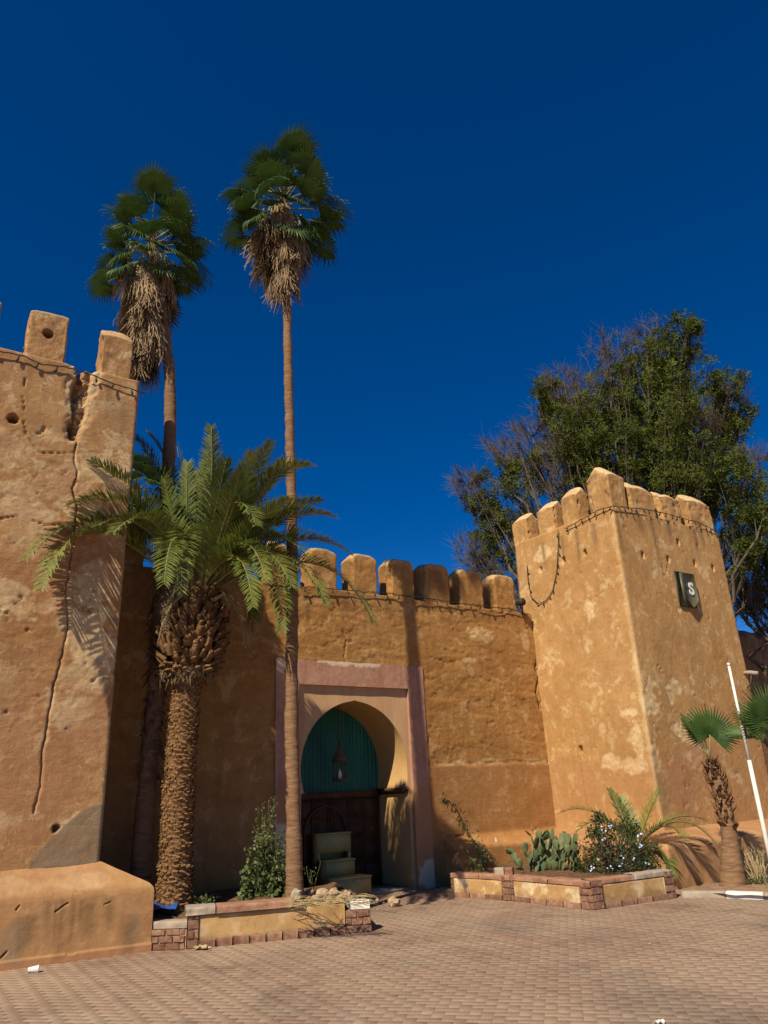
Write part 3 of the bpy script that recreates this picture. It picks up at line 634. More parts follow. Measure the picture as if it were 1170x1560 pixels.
def rt_plinth():
    mb = MB(); al = gpx(1024, 1340, 3.38)[0]; path = [gp(al, .15, 0), gp(al, 3.38, 0), gp(10, 3.38, 0)]; back = [gp(3.2, .15, 0), gp(3.2, 2.48, 0), gp(10, 2.48, 0)]
    Fp = np.concatenate([path[0]+(path[1]-path[0])*np.linspace(0, 1, 90, endpoint=False)[:, None], path[1]+(path[2]-path[1])*np.linspace(0, 1, 220)[:, None]])
    Bp = np.concatenate([back[0]+(back[1]-back[0])*np.linspace(0, 1, 90, endpoint=False)[:, None], back[1]+(back[2]-back[1])*np.linspace(0, 1, 220)[:, None]])
    prof = [(0, z) for z in np.linspace(-.02, .58, 22)]+[(.04, .63), (.12, .66)]+[(s, .66+.12*s) for s in np.linspace(.2, 1, 12)]
    V = []
    for s, z in prof: p = (Fp+(Bp-Fp)*s).copy(); p[:, 2] = z; V.append(p)
    V = np.concatenate(V); m = len(Fp); z = V[:, 2]; d = fbm(V*1.4, 3)*.02+fbm(V*7, 4)*.008; a = (V-GW)@GD
    c, _ = seg_dist(a+.04*fbm(V*7, 2), z+.04*fbm(V*7+3, 2), [(5.0, .42), (5.4, .36), (5.8, .2)]); d = d-.03*sstep(.014, .004, c)
    V = V+np.where((z > .63)[:, None], Z3[None], GN[None])*d[:, None]
    mb.add(V, [(r*m+j, r*m+j+1, (r+1)*m+j+1, (r+1)*m+j) for r in range(len(prof)-1) for j in range(m-1)])
    mb.build('plinth', MT['plinth'], RT, True, {'pinkish': .45+.3*fbm(V*1.5, 3), 'stain': .25*np.clip(fbm(V*2+4, 3), 0, 1), 'grey': np.zeros(len(V)), 'pale': np.clip(fbm(V*3, 4)-.2, 0, 1)})
rt_plinth()
# ruined wall further back, right of the tower
def far_wall():
    D = empty('ruined_wall', gp(10.5, -.6, 0), 'dark ruined earthen wall with a worn rounded top beyond the square tower', 'wall')
    A, B = gp(6.6, -.7, 0), gp(16, -2.2, 0); dv = (B-A)/np.linalg.norm(B-A); nn = np.array([dv[1], -dv[0], 0])
    V = []; K = 160; m = 22
    for i in range(K):
        t = i/(K-1); c = A+(B-A)*t; h = 5.9+.3*float(vnoise(np.array([t*9, 0, 3.])))+.16*float(vnoise(np.array([t*31, 0, 7.])))
        for j in range(m):
            th = math.pi*j/(m-1); y = -math.cos(th)*.55; zt = h*(1-.0) if 0 else None
            z = h-.35+.35*math.sin(th); 
            if j == 0 or j == m-1: z = 0
            V.append(c+nn*(-y)+Z3*z)
    V = np.array(V); V += nn[None]*(fbm(V*2, 4)*.08)[:, None]; V[:, 2] += np.where(V[:, 2] > .5, fbm(V*3, 4)*.1, 0)
    mb = MB(); mb.add(V, [(i*m+j, (i+1)*m+j, (i+1)*m+j+1, i*m+j+1) for i in range(K-1) for j in range(m-1)]); mb.build('wall', MT['farwall'], D, True)
far_wall()
# ================================================================ PLANTS
def unit(v): v = np.asarray(v, float); return v/(np.linalg.norm(v)+1e-9)
def two_mat(mb, name, k, m1, m2, smooth=False):
    me = mb.mesh(name, smooth); me.materials.append(m1); me.materials.append(m2)
    ix = np.ones(len(me.polygons), np.int32); ix[:k] = 0; me.polygons.foreach_set('material_index', ix); return me
def frame(o, pos, X, up):
    X = unit(X); Y = unit(np.cross(up, X)); Zv = np.cross(X, Y)
    return Matrix(((X[0], Y[0], Zv[0], pos[0]), (X[1], Y[1], Zv[1], pos[1]), (X[2], Y[2], Zv[2], pos[2]), (0, 0, 0, 1)))
def put(name, me, parent, pos, X, up, s=1.0):
    o = bpy.data.objects.new(name, me); COL.objects.link(o); o.parent = parent
    o.matrix_parent_inverse = parent_world(parent).inverted()
    o.matrix_basis = frame(o, pos, X, up) @ Matrix.Scale(s, 4); return o
def fan_leaf(name, pet, R, nseg, spread, droop, mat, stem, rng, curl=.15, tipdrop=.25, free=.5):
    mb = MB(); mb.tube([(0, 0, 0), (pet*.5, 0, .03), (pet, 0, 0)], [.02, .014, .011], 5); k = len(mb.f)
    st = np.array([.04, .28, free, .72, .88, 1.0]); dth = math.radians(spread)/nseg; Q = []
    for i in range(nseg):
        th = (i+.5-nseg/2)*dth; Rl = R*(1-.22*abs(th/(math.radians(spread)/2))**2)*rng.uniform(.9, 1.05); td = tipdrop*rng.uniform(.5, 1.5); sw = rng.uniform(-.05, .05)
        row = []
        for s in st:
            r = s*Rl; wd = dth*.53*(min(s, free)*Rl) * (1 if s <= free else max(.06, 1-((s-free)/(1-free))**1.1))
            t2 = th+sw*max(0, s-free); c, sn = math.cos(t2), math.sin(t2)
            z = -droop*(s**2)*R-td*R*max(0, s-free)**1.6*2+curl*R*(abs(th)/1.6)*s
            x = pet+r*c*(1-.25*td*max(0, s-free)); y = r*sn; fold = .006+.02*min(s, free)
            row.append(((x-sn*wd, y+c*wd, z), (x, y, z+fold*R), (x+sn*wd, y-c*wd, z)))
        for a, b in zip(row[:-1], row[1:]):
            Q.append((a[0], a[1], b[1], b[0])); Q.append((a[1], a[2], b[2], b[1]))
    mb.quads(Q); return two_mat(mb, name, k, stem, mat)
def dead_leaf(name, R, nseg, spread, rng):
    mb = MB(); mb.tube([(0, 0, 0), (R*.3, 0, .02), (R*.5, 0, 0)], [.018, .013, .01], 5); k = len(mb.f); Q = []
    for i in range(nseg):
        th = (i+.5-nseg/2)*math.radians(spread)/nseg; L = R*rng.uniform(.6, 1.05); row = []; ph = rng.uniform(0, 6); wv = rng.uniform(.02, .07); yo = rng.uniform(-.5, .5)
        for s in np.linspace(0, 1, 6):
            r = R*.4+s*L*.75; wd = .012*(1-.75*s)+.002; y = math.sin(th)*s*L*.55+wv*math.sin(ph+s*5); z = .05*yo*s+wv*math.cos(ph+s*4)*.8
            row.append(((r, y-wd, z), (r, y+wd, z+.008)))
        for a, b in zip(row[:-1], row[1:]): Q.append((a[0], a[1], b[1], b[0]))
    mb.quads(Q); return two_mat(mb, name, k, MT['rachis'], MT['dead'])
RP = np.random.default_rng(21)
FANS = [fan_leaf('frond', RP.uniform(.5, .9), RP.uniform(.52, .7), 28, RP.uniform(170, 240), RP.uniform(-.05, .35), MT['fan'], MT['rachis'], RP, RP.uniform(.1, .5), RP.uniform(.2, .8), .62) for _ in range(9)]
DEADS = [dead_leaf('dead_frond', RP.uniform(.8, 1.1), 20, RP.uniform(30, 70), RP) for _ in range(6)]
def trunk_tube(px, D, radii, parent, name, mat, ring=.05, ringd=.008, k=160, seg=16, dr=None):
    pts = np.array([at_dist(u, v, D) for u, v in px]); t = np.linspace(0, 1, len(pts)); tt = np.linspace(0, 1, k)
    zz = pts[:, 2]; tz = np.interp(tt, t, (zz-zz[0])/(zz[-1]-zz[0]))
    P = np.stack([np.interp(tt, t, pts[:, i]) for i in range(3)], 1)
    for _ in range(6): P[1:-1] = .5*P[1:-1]+.25*(P[:-2]+P[2:])
    R = np.interp(tt, t, radii); n = fbm(np.c_[P[:, 2]*14, P[:, 2]*0, P[:, 2]*0+3], 3)
    R = R*(1+.05*n)+ringd*np.sign(np.sin(P[:, 2]*2*math.pi/ring))*(.5+.5*n)
    mb = MB(); mb.tube(P, R, seg); mb.v[0] = mb.v[0]+fbm(mb.v[0]*9, 3)[:, None]*.012*np.array([1, 1, 0]); o = mb.build(name, mat, parent, True); return P, R, o
def fan_palm(name, label, px, D, radii, ztop, nfr, nded, skirt, group, seed, crown=1.0, elmin=-38):
    rng = np.random.default_rng(seed); b = at_dist(*px[0], D); b[2] = max(b[2], 0)
    T = empty(name, b, label, 'palm', group); P, R, tr = trunk_tube(px, D, radii, T, 'trunk', MT['bark'], .07, .006, 220)
    top = P[-1]
    for i in range(nfr):
        f = (i+.5)/nfr; az = i*2.39996+rng.uniform(-.3, .3); el = math.radians(74-(74-elmin)*f**.85+rng.uniform(-10, 10))
        X = np.array([math.cos(az)*math.cos(el), math.sin(az)*math.cos(el), math.sin(el)])
        base = top+Z3*(.15-.75*f*(1 if nded else .3))+X*.05; up = unit(Z3-X*X[2]) if abs(X[2]) < .97 else np.array([-math.cos(az), -math.sin(az), .1])
        up = unit(up+rng.normal(0, .25, 3)); put('frond', FANS[rng.integers(len(FANS))], T, base, X, up, crown*rng.uniform(.85, 1.1)*(1 if el > .2 else .92))
    L = skirt
    for i in range(nded):
        f = rng.random()**.85; az = rng.uniform(0, 2*math.pi); z = -.15-f*(L-.95); el = math.radians(-55-25*rng.random()-8*f)
        X = np.array([math.cos(az)*math.cos(el), math.sin(az)*math.cos(el), math.sin(el)]); rr = .42*(1-f)**.8*crown+.10
        base = top+Z3*z+np.array([math.cos(az), math.sin(az), 0])*rr*.75; up = unit(np.array([math.cos(az), math.sin(az), .6])+rng.normal(0, .3, 3))
        put('dead_frond', DEADS[rng.integers(len(DEADS))], T, base, unit(X*.55+np.array([0, 0, -1])*(.6+.5*f)), up, rng.uniform(.8, 1.15)*(1-.15*f))
    return T, top
P2D = math.hypot(-1.4, 10.8)
fan_palm('fan_palm', 'taller fan palm with a slim bare trunk rising beside the horseshoe gate', ((449, 1372), (447, 1250), (444, 1100), (446, 900), (444, 750), (440, 600), (437, 450), (430, 305)), P2D, (.122, .1, .092, .086, .08, .074, .07, .08), 0, 46, 120, 2.2, 'tall fan palms', 5, .86)
PT1, top1 = fan_palm('fan_palm', 'shorter tall fan palm with a thick dead skirt, next to the cracked tower', ((214, 1338), (224, 1200), (238, 1050), (246, 900), (255, 740), (260, 650), (258, 560), (246, 470), (231, 368)), 11.3, (.15, .13, .12, .115, .105, .098, .09, .085, .09), 0, 43, 190, 2.85, 'tall fan palms', 9, .83)
def low_boots():   # old leaf bases on the shaded foot of the trunk
    rng = np.random.default_rng(3); mb = MB(); Q = []
    for i in range(420):
        v = rng.uniform(870, 1185); u = np.interp(v, [870, 1050, 1200], [247, 238, 225]); c = at_dist(u, v, 11.3); az = rng.uniform(0, 6.283); dv = np.array([math.cos(az), math.sin(az), 0]); sd = np.array([-dv[1], dv[0], 0]); w_ = rng.uniform(.015, .04); L = rng.uniform(.1, .22)
        a = c+dv*.1; b = c+dv*(.12+rng.uniform(.04, .12))+Z3*L*rng.choice([-1, -1, -.6, .5]); Q.append((a-sd*w_, a+sd*w_, b+sd*w_*.4, b-sd*w_*.4))
    mb.quads(Q); tag(mb.build('leaf_bases', MT['bark'], PT1), kind='stuff')
low_boots()
# small fan palm far behind the cracked tower: only its crown shows
fan_palm('fan_palm', 'distant fan palm whose crown peeps out behind the edge of the cracked tower', ((208, 900), (208, 820), (207, 745)), 27, (.22, .2, .2), 0, 34, 16, 2.2, None, 15, 1.15)

# ---------------------------------------------------------------- date palms
def date_frond(P0, P1, P2, rng, npair=84, L=.42, wd=.024, mat='date', upv=None, droop=.35):
    t = np.linspace(0, 1, 26)[:, None]; C = (1-t)**2*P0+2*t*(1-t)*P1+t**2*P2
    mb = MB(); mb.tube(C, np.linspace(.022, .004, 26), 5); k = len(mb.f)
    s = np.linspace(.14, .995, npair); cp = np.stack([np.interp(s, t[:, 0], C[:, i]) for i in range(3)], 1)
    T = np.gradient(C, axis=0); T = np.stack([np.interp(s, t[:, 0], T[:, i]) for i in range(3)], 1); T /= np.linalg.norm(T, axis=1, keepdims=True)
    ref = Z3 if upv is None else upv
    S = np.cross(T, ref); ln = np.linalg.norm(S, axis=1, keepdims=True); S = np.where(ln > .15, S/(ln+1e-9), unit(np.cross(T[0], ref))); U = np.cross(S, T)
    ll = L*np.clip(np.sin(np.pi*(.12+.8*s))**.55, .25, 1)*(1-.35*s**4); Q = []
    for side in (-1, 1):
        n = len(s); jit = rng.normal(0, .13, (n, 3)); fwd = .75+.5*s
        dv = side*S+T*fwd[:, None]+U*(.34+rng.normal(0, .1, n))[:, None]+jit; dv /= np.linalg.norm(dv, axis=1, keepdims=True)
        w0 = np.cross(dv, U); w0 /= np.linalg.norm(w0, axis=1, keepdims=True); w0 = w0*wd*.5
        l = ll*rng.uniform(.88, 1.08, n); m1 = cp+dv*(l*.5)[:, None]; e = cp+dv*l[:, None]; e[:, 2] -= l*droop*.35*rng.uniform(.4, 1.4, n)
        Q.append(np.stack([cp-w0*.5, cp+w0*.5, m1+w0, m1-w0], 1)); Q.append(np.stack([m1-w0, m1+w0, e+w0*.15, e-w0*.15], 1))
    mb.quads(np.concatenate(Q)); return two_mat(mb, 'frond', k, MT['rachis'], MT[mat])
def canary():
    rng = np.random.default_rng(12); D = 10.97
    b = at_dist(262, 1395, D); T = empty('date_palm', (b[0], b[1], .25), 'stout date palm with scaly trunk and arching feathery crown before the shaded wall', 'palm')
    px = ((263, 1415), (266, 1360), (268, 1300), (272, 1200), (279, 1100), (286, 1030), (294, 960), (300, 890)); rad = (.33, .31, .29, .28, .27, .275, .33, .3)
    P, R, tr = trunk_tube(px, D, [r*.72 for r in rad], T, 'trunk', MT['boot'], .06, .006, 180, 24)
    # scales of the trunk, set in a spiral
    Q = []; z = P[0, 2]+.02; i = 0
    while z < 3.3:
        z += .0024; i += 1; zz = z+rng.uniform(-.02, .02)
        c = np.array([np.interp(zz, P[:, 2], P[:, k]) for k in range(3)]); Rz = np.interp(zz, P[:, 2], R)
        az = i*2.39996+rng.uniform(-.06, .06); dv = np.array([math.cos(az), math.sin(az), 0]); sd = np.array([-dv[1], dv[0], 0]); w_ = Rz*math.pi/22*rng.uniform(.8, 1.3); o = rng.uniform(.006, .032); h = rng.uniform(.045, .08); tw = rng.uniform(-.012, .012)
        a = c+dv*(Rz-.01)-Z3*.03; up = c+dv*(Rz+o)+Z3*h*.5; tp = c+dv*(Rz-.02)+Z3*h
        Q += [(a-sd*w_*.35, a+sd*w_*.35, up+sd*w_+Z3*tw, up-sd*w_-Z3*tw), (up-sd*w_-Z3*tw, up+sd*w_+Z3*tw, tp+sd*w_*.5, tp-sd*w_*.5)]
    mb = MB(); mb.quads(Q); tag(mb.build('trunk_scales', MT['boot'], T), kind='stuff')
    stubs = []
    for k in range(4):
        m = MB(); w_ = .06+.01*k; L = .13+.02*k
        V = [(0, -w_, -.03), (0, w_, -.03), (0, w_*.8, .035), (0, -w_*.8, .035), (L*.6, -w_*.8, .01), (L*.6, w_*.8, .01), (L*.6, w_*.5, .05), (L*.6, -w_*.5, .05), (L, -w_*.75, .03), (L, w_*.75, .05), (L, w_*.4, .075), (L, -w_*.4, .07)]
        m.add(V, [(0, 1, 5, 4), (1, 2, 6, 5), (2, 3, 7, 6), (3, 0, 4, 7), (4, 5, 9, 8), (5, 6, 10, 9), (6, 7, 11, 10), (7, 4, 8, 11), (8, 9, 10, 11)]); me = m.mesh('leaf_stub'); me.materials.append(MT['boot']); stubs.append(me)
    for i in range(290):
        f = i/290; z = 3.28+1.12*f; c = np.array([np.interp(z, P[:, 2], P[:, k]) for k in range(3)]); az = i*2.39996+rng.uniform(-.15, .15); dv = np.array([math.cos(az), math.sin(az), 0]); rr = .27+.15*math.sin(math.pi*min(1, .15+f*.9))
        X = unit(dv*1.0+Z3*(.25+.75*f-(.6 if f < .1 else 0))+rng.normal(0, .15, 3)); put('leaf_stub', stubs[rng.integers(4)], T, c+dv*rr, X, unit(Z3-dv*.3), rng.uniform(.6, 1.0))
    # fibrous matted fringe under the boots
    Q = []
    for i in range(700):
        az = rng.uniform(0, 6.283); z = 3.3+rng.normal(0, .06); c = np.array([np.interp(z, P[:, 2], P[:, k]) for k in range(3)]); dv = np.array([math.cos(az), math.sin(az), 0]); sd = np.array([-dv[1], dv[0], 0]); a = c+dv*rng.uniform(.27, .43); e = a+dv*rng.uniform(-.03, .05)+sd*rng.normal(0, .05)-Z3*rng.uniform(-.06, .17); w_ = rng.uniform(.003, .009)
        Q.append((a-sd*w_, a+sd*w_, e+sd*w_*.3, e-sd*w_*.3))
    mb = MB(); mb.quads(Q); tag(mb.build('fibre_fringe', MT['dead'], T), kind='stuff')
    P0 = np.array([np.interp(4.42, P[:, 2], P[:, k]) for k in range(3)]); D0 = math.hypot(P0[0], P0[1])
    sp = [((322, 650), (328, 780), -.8), ((222, 655), (285, 720), .35), ((208, 668), (262, 730), -.2), ((140, 703), (232, 750), -.85), ((98, 772), (205, 720), -1.0), ((40, 852), (140, 725), -1.2), ((62, 897), (120, 725), -1.4), ((172, 812), (238, 740), -1.4),
          ((413, 675), (360, 760), -1.1), ((472, 708), (390, 705), -1.2), ((432, 700), (378, 780), -1.0), ((487, 762), (400, 775), -.9), ((510, 788), (420, 755), -1.0), ((537, 846), (440, 775), -.8), ((568, 948), (500, 790), -.9), ((497, 920), (440, 785), -1.3), ((430, 962), (428, 785), -1.5), ((383, 960), (385, 850), .2),
          ((390, 800), (352, 700), -1.3), ((286, 705), (282, 800), -.5), ((345, 700), (322, 800), -1.1), ((276, 905), (280, 720), -1.6), ((250, 730), (268, 810), -.5), ((300, 720), (302, 800), -.3), ((365, 720), (342, 800), -1.2), ((182, 770), (240, 760), .9), ((420, 800), (372, 770), .0),
          ((150, 800), (215, 760), -1.1), ((455, 870), (405, 800), .0), ((318, 690), (314, 790), -.4), ((270, 680), (285, 790), .0), ((385, 690), (350, 790), -1.3), ((205, 830), (232, 790), .8), ((440, 760), (380, 790), -1.3), ((470, 850), (410, 770), -1.2), ((405, 885), (380, 770), -1.7), ((385, 925), (372, 790), -1.6), ((445, 895), (400, 780), -1.6), ((250, 890), (262, 750), -1.9)]
    for (tu, tv), (cu, cv), dd in sp:
        e = at_dist(tu, tv, D0+dd); cpt = at_dist(cu, cv, D0+dd*.45); az = math.atan2(e[1]-P0[1], e[0]-P0[0]); st = P0+np.array([math.cos(az)*.12, math.sin(az)*.12, rng.uniform(-.12, .12)])
        # a frond that rises almost straight up shows its flat face outward
        out = unit([e[0]-P0[0], e[1]-P0[1], 0]); v = unit(e-st); upv = None
        if v[2] > .75: upv = -out+Z3*.15
        lng = np.linalg.norm(e-st); me = date_frond(st, cpt, e, rng, int(70+20*lng), .36+.07*rng.random(), .020, upv=upv)
        link_mesh('frond', me, None, T)
    for (tu, tv), (cu, cv), dd in (((252, 962), (255, 850), -.5), ((372, 985), (360, 860), -.4), ((225, 935), (250, 830), .1)):
        e = at_dist(tu, tv, D0+dd); link_mesh('dead_frond', date_frond(P0-Z3*.1, at_dist(cu, cv, D0+dd*.6), e, rng, 44, .2, .014, 'dead'), None, T)
    mb = MB()   # two broken dry stalks hanging from the crown
    mb.tube([at_dist(*q, D0-.4) for q in ((285, 900), (262, 920), (248, 950), (240, 985))], [.03, .028, .022, .012], 6); mb.build('dry_stalk', MT['dead'], T)
    mb = MB(); mb.tube([at_dist(*q, D0-.35) for q in ((325, 915), (340, 905), (350, 920), (348, 950))], [.03, .028, .022, .012], 6); mb.build('dry_stalk', MT['dead'], T)
canary()
def small_date():
    rng = np.random.default_rng(4); b = gp(4.05, 3.35, .3); b = on_z(972, 1322, .3); D0 = math.hypot(b[0], b[1])
    T = empty('date_palm', b, 'young date palm with a few arching fronds in the brick-edged planter by the square tower', 'palm'); P0 = b+Z3*.28
    mb = MB(); mb.tube([b-Z3*.05, b+Z3*.15, P0], [.1, .11, .07], 10); mb.build('trunk', MT['boot'], T, True)
    for (tu, tv), (cu, cv), dd in (((850, 1240), (905, 1210), .1), ((878, 1268), (915, 1225), -.35), ((928, 1203), (948, 1240), .25), ((1005, 1202), (985, 1245), .3), ((1090, 1285), (1035, 1215), -.1), ((1042, 1275), (1010, 1235), -.4), ((1025, 1335), (1010, 1275), -.25), ((1075, 1250), (1020, 1225), .35), ((960, 1270), (955, 1250), -.5), ((945, 1215), (960, 1250), .5)):
        e = at_dist(tu, tv, D0+dd); cpt = at_dist(cu, cv, D0+dd*.5); v = unit(e-P0); out = unit([e[0]-P0[0], e[1]-P0[1], 0])
        link_mesh('frond', date_frond(P0, cpt, e, rng, 48, .27, .016, upv=(-out+Z3*.2) if v[2] > .75 else None), None, T)
small_date()
# ---------------------------------------------------------------- young fan palms on the right
def young_fan(name, label, base, px, D, radii, leaves, seed, group=None):
    rng = np.random.default_rng(seed); T = empty(name, base, label, 'palm', group)
    P, R, tr = trunk_tube(px, D, radii, T, 'trunk', MT['bark'], .035, .004, 120, 18)
    mb = MB(); Q = []
    for i in range(190):
        f = .38+.6*rng.random(); k = int(f*(len(P)-1)); c = P[k]; az = rng.uniform(0, 6.283); dv = np.array([math.cos(az), math.sin(az), 0]); sd = np.array([-dv[1], dv[0], 0]); r = R[k]; w_ = rng.uniform(.012, .035)
        a = c+dv*r*.9; m = c+dv*(r+.05)+Z3*rng.uniform(.03, .08); e = m+dv*rng.uniform(.0, .04)+Z3*rng.uniform(-.03, .08); Q += [(a-sd*w_, a+sd*w_, m+sd*w_*.8, m-sd*w_*.8), (m-sd*w_*.8, m+sd*w_*.8, e+sd*w_*.35, e-sd*w_*.35)]
    mb.quads(Q); tag(mb.build('leaf_bases', MT['boot'], T), kind='stuff'); top = P[-1]
    for X, up, pet, R_, sp in leaves:
        me = fan_leaf('frond', pet, R_, 40, sp, .06, MT['fan'], MT['rachis'], rng, .35, .12, .62); put('frond', me, T, top-Z3*.05, unit(X), unit(up))
    return T
fb = gp(5.1, 3.72, 0); fb = on_z(1118, 1354)
FD = math.hypot(fb[0], fb[1])
young_fan('fan_palm', 'young fan palm with two upright leaves on a shaggy stub trunk by the white pole', fb, ((1118, 1356), (1115, 1320), (1112, 1275), (1106, 1240), (1098, 1210), (1088, 1180), (1080, 1158)), FD, (.21, .17, .12, .115, .11, .1, .06),
          [((-.38, -.1, 1), (.6, -.7, .3), .36, .5, 130), ((.17, -.1, 1), (-.2, -.95, .25), .45, .5, 270), ((-.1, .2, 1), (.2, -1, .2), .36, .34, 110), ((.1, .3, .9), (.1, -1, .2), .4, .33, 130)], 31)
f2 = on_z(1215, 1360); 
young_fan('fan_palm', 'young fan palm with wide green leaves reaching past the white pole', f2, ((1222, 1362), (1218, 1300), (1210, 1230), (1196, 1160), (1188, 1130)), math.hypot(f2[0], f2[1]), (.2, .15, .12, .11, .06),
          [((-.38, -.2, .85), (.1, -.9, .3), .35, .62, 200), ((-.75, -.2, .55), (-.3, -.6, .7), .35, .55, 150), ((.4, .1, 1), (-.3, -.9, .2), .4, .55, 200), ((-.1, -.5, .9), (0, -.8, .4), .4, .5, 180), ((-.6, .3, .25), (-.2, -.3, .9), .35, .5, 170)], 33)
# ---------------------------------------------------------------- big tree behind the square tower
def leaf_sprays(C, Dv, rng, n_leaf=7, L=.16, wd=.05):
    """pinnate sprays: C (N,3) bases, Dv (N,3) directions -> quads"""
    N = len(C); Q = []
    A = rng.normal(0, 1, (N, 3)); S = np.cross(Dv, A); S /= np.linalg.norm(S, axis=1, keepdims=True)+1e-9; U = np.cross(S, Dv)
    for k in range(n_leaf):
        t = (k//2+.6)/(n_leaf/2); side = 1 if k % 2 else -1
        b = C+Dv*(t*L*1.6)[..., None] if np.ndim(t) else C+Dv*(t*L*1.6)
        d = side*S*.8+Dv*.55+rng.normal(0, .25, (N, 3)); d[:, 2] -= .15; d /= np.linalg.norm(d, axis=1, keepdims=True); w_ = np.cross(d, U+rng.normal(0, .4, (N, 3))); w_ /= np.linalg.norm(w_, axis=1, keepdims=True)+1e-9
        l = L*rng.uniform(.7, 1.1, (N, 1))*(1-.35*abs(t-.5)); Q.append(np.stack([b, b+d*l*.5+w_*wd*.5, b+d*l, b+d*l*.5-w_*wd*.5], 1))
    return np.concatenate(Q)
def tubes_fast(mb, P, Q_, r0, r1, seg=4):
    """many straight twigs P->Q_ (N,3)"""
    P = np.asarray(P); Q_ = np.asarray(Q_); T = Q_-P; T = T/(np.linalg.norm(T, axis=1, keepdims=True)+1e-9)
    ref = np.where(np.abs(T[:, 2:3]) < .9, np.array([[0, 0, 1.]]), np.array([[1., 0, 0]])); A = np.cross(T, ref); A /= np.linalg.norm(A, axis=1, keepdims=True)+1e-9; B = np.cross(T, A)
    r0 = np.broadcast_to(r0, (len(P),))[:, None]; r1 = np.broadcast_to(r1, (len(P),))[:, None]; out = []
    for j in range(seg):
        a0, a1 = 2*math.pi*j/seg, 2*math.pi*(j+1)/seg; o0 = A*math.cos(a0)+B*math.sin(a0); o1 = A*math.cos(a1)+B*math.sin(a1)
        out.append(np.stack([P+o0*r0, P+o1*r0, Q_+o1*r1, Q_+o0*r1], 1))
    mb.quads(np.concatenate(out))
def big_tree(name, label, D, trunk_px, blobs, seed, lscale=1.0, density=1.0, group=None):
    rng = np.random.default_rng(seed); base = at_dist(*trunk_px, D); base[2] = 0
    T = empty(name, base, label, 'tree', group)
    sc = D/FPX*.98; fork = base+Z3*3.2+np.array([.2, .1, 0])
    limbs = MB(); twP, twQ, twr = [], [], []; spC, spD = [], []
    hub = [fork]
    limbs.tube(np.array([base-Z3*.2, base+Z3*1.5+np.array([.1, 0, 0]), fork]), [.42, .33, .28], 10)
    for (u, v, rp, green, dd) in blobs:
        c = at_dist(u, v, D+dd); r = rp*sc; mid = fork*.45+c*.55-Z3*.25*np.linalg.norm(c-fork)*.25+rng.normal(0, .35, 3)
        t = np.linspace(0, 1, 9)[:, None]; limb = (1-t)**2*fork+2*t*(1-t)*mid+t**2*c; limb[1:-1] += rng.normal(0, .16, (7, 3)); limbs.tube(limb, np.linspace(.11, .02, 9), 6)
        nb = int((16 if green else 20)*density*max(1, (rp/45)**1.6))
        for b in range(nb):
            st = limb[rng.integers(4, 9)]; dv = rng.normal(0, 1, 3); dv[2] = abs(dv[2])*.7 if rng.random() < .7 else dv[2]; dv = unit(dv); en = c+dv*r*rng.uniform(.45, 1.0)*np.array([1, 1, .9]); md = (st+en)/2+rng.normal(0, .12*r, 3)
            tt = np.linspace(0, 1, 6)[:, None]; br = (1-tt)**2*st+2*tt*(1-tt)*md+tt**2*en
            twP.append(br[:-1]); twQ.append(br[1:]); rr = np.linspace(.017, .007, 6); twr.append(np.c_[rr[:-1], rr[1:]])
            k = 12 if green else 26
            o = br[rng.integers(2, 6, k)]; dirs = rng.normal(0, .55, (k, 3))+unit(en-st)+Z3*.35; dirs /= np.linalg.norm(dirs, axis=1, keepdims=True); l = rng.uniform(.25, .75, (k, 1))*r*.55; e = o+dirs*l
            twP.append(o); twQ.append(e); twr.append(np.full((k, 2), [.007, .003]))
            if not green:
                k2 = 44; j = rng.integers(0, k, k2); f = rng.uniform(.3, 1, (k2, 1)); o2 = o[j]+(e-o)[j]*f; d2 = dirs[j]+rng.normal(0, .5, (k2, 3)); e2 = o2+d2*rng.uniform(.12, .35, (k2, 1)); twP.append(o2); twQ.append(e2); twr.append(np.full((k2, 2), [.0045, .002]))
                if rng.random() < .25: spC.append(e[:3]); spD.append(dirs[:3])
            else:
                m = 36; j = rng.integers(0, k, m); f = rng.uniform(.35, 1.05, (m, 1)); q = o[j]+(e-o)[j]*f; dd2 = dirs[j]+rng.normal(0, .8, (m, 3)); dd2 /= np.linalg.norm(dd2, axis=1, keepdims=True); spC.append(q); spD.append(dd2)
    limbs.build('trunk', MT['tree_bark'], T, True)
    tw = MB(); P = np.concatenate(twP); Q_ = np.concatenate(twQ); r = np.concatenate(twr); tubes_fast(tw, P, Q_, r[:, 0], r[:, 1], 3); tag(tw.build('twigs', MT['tree_bark'], T), kind='stuff')
    cr = MB(); C = np.concatenate(spC); Dv = np.concatenate(spD); cr.quads(leaf_sprays(C, Dv, rng, 6, .135*lscale, .04*lscale)); cr.build('crown', MT['tree_leaf'], T)
    return T
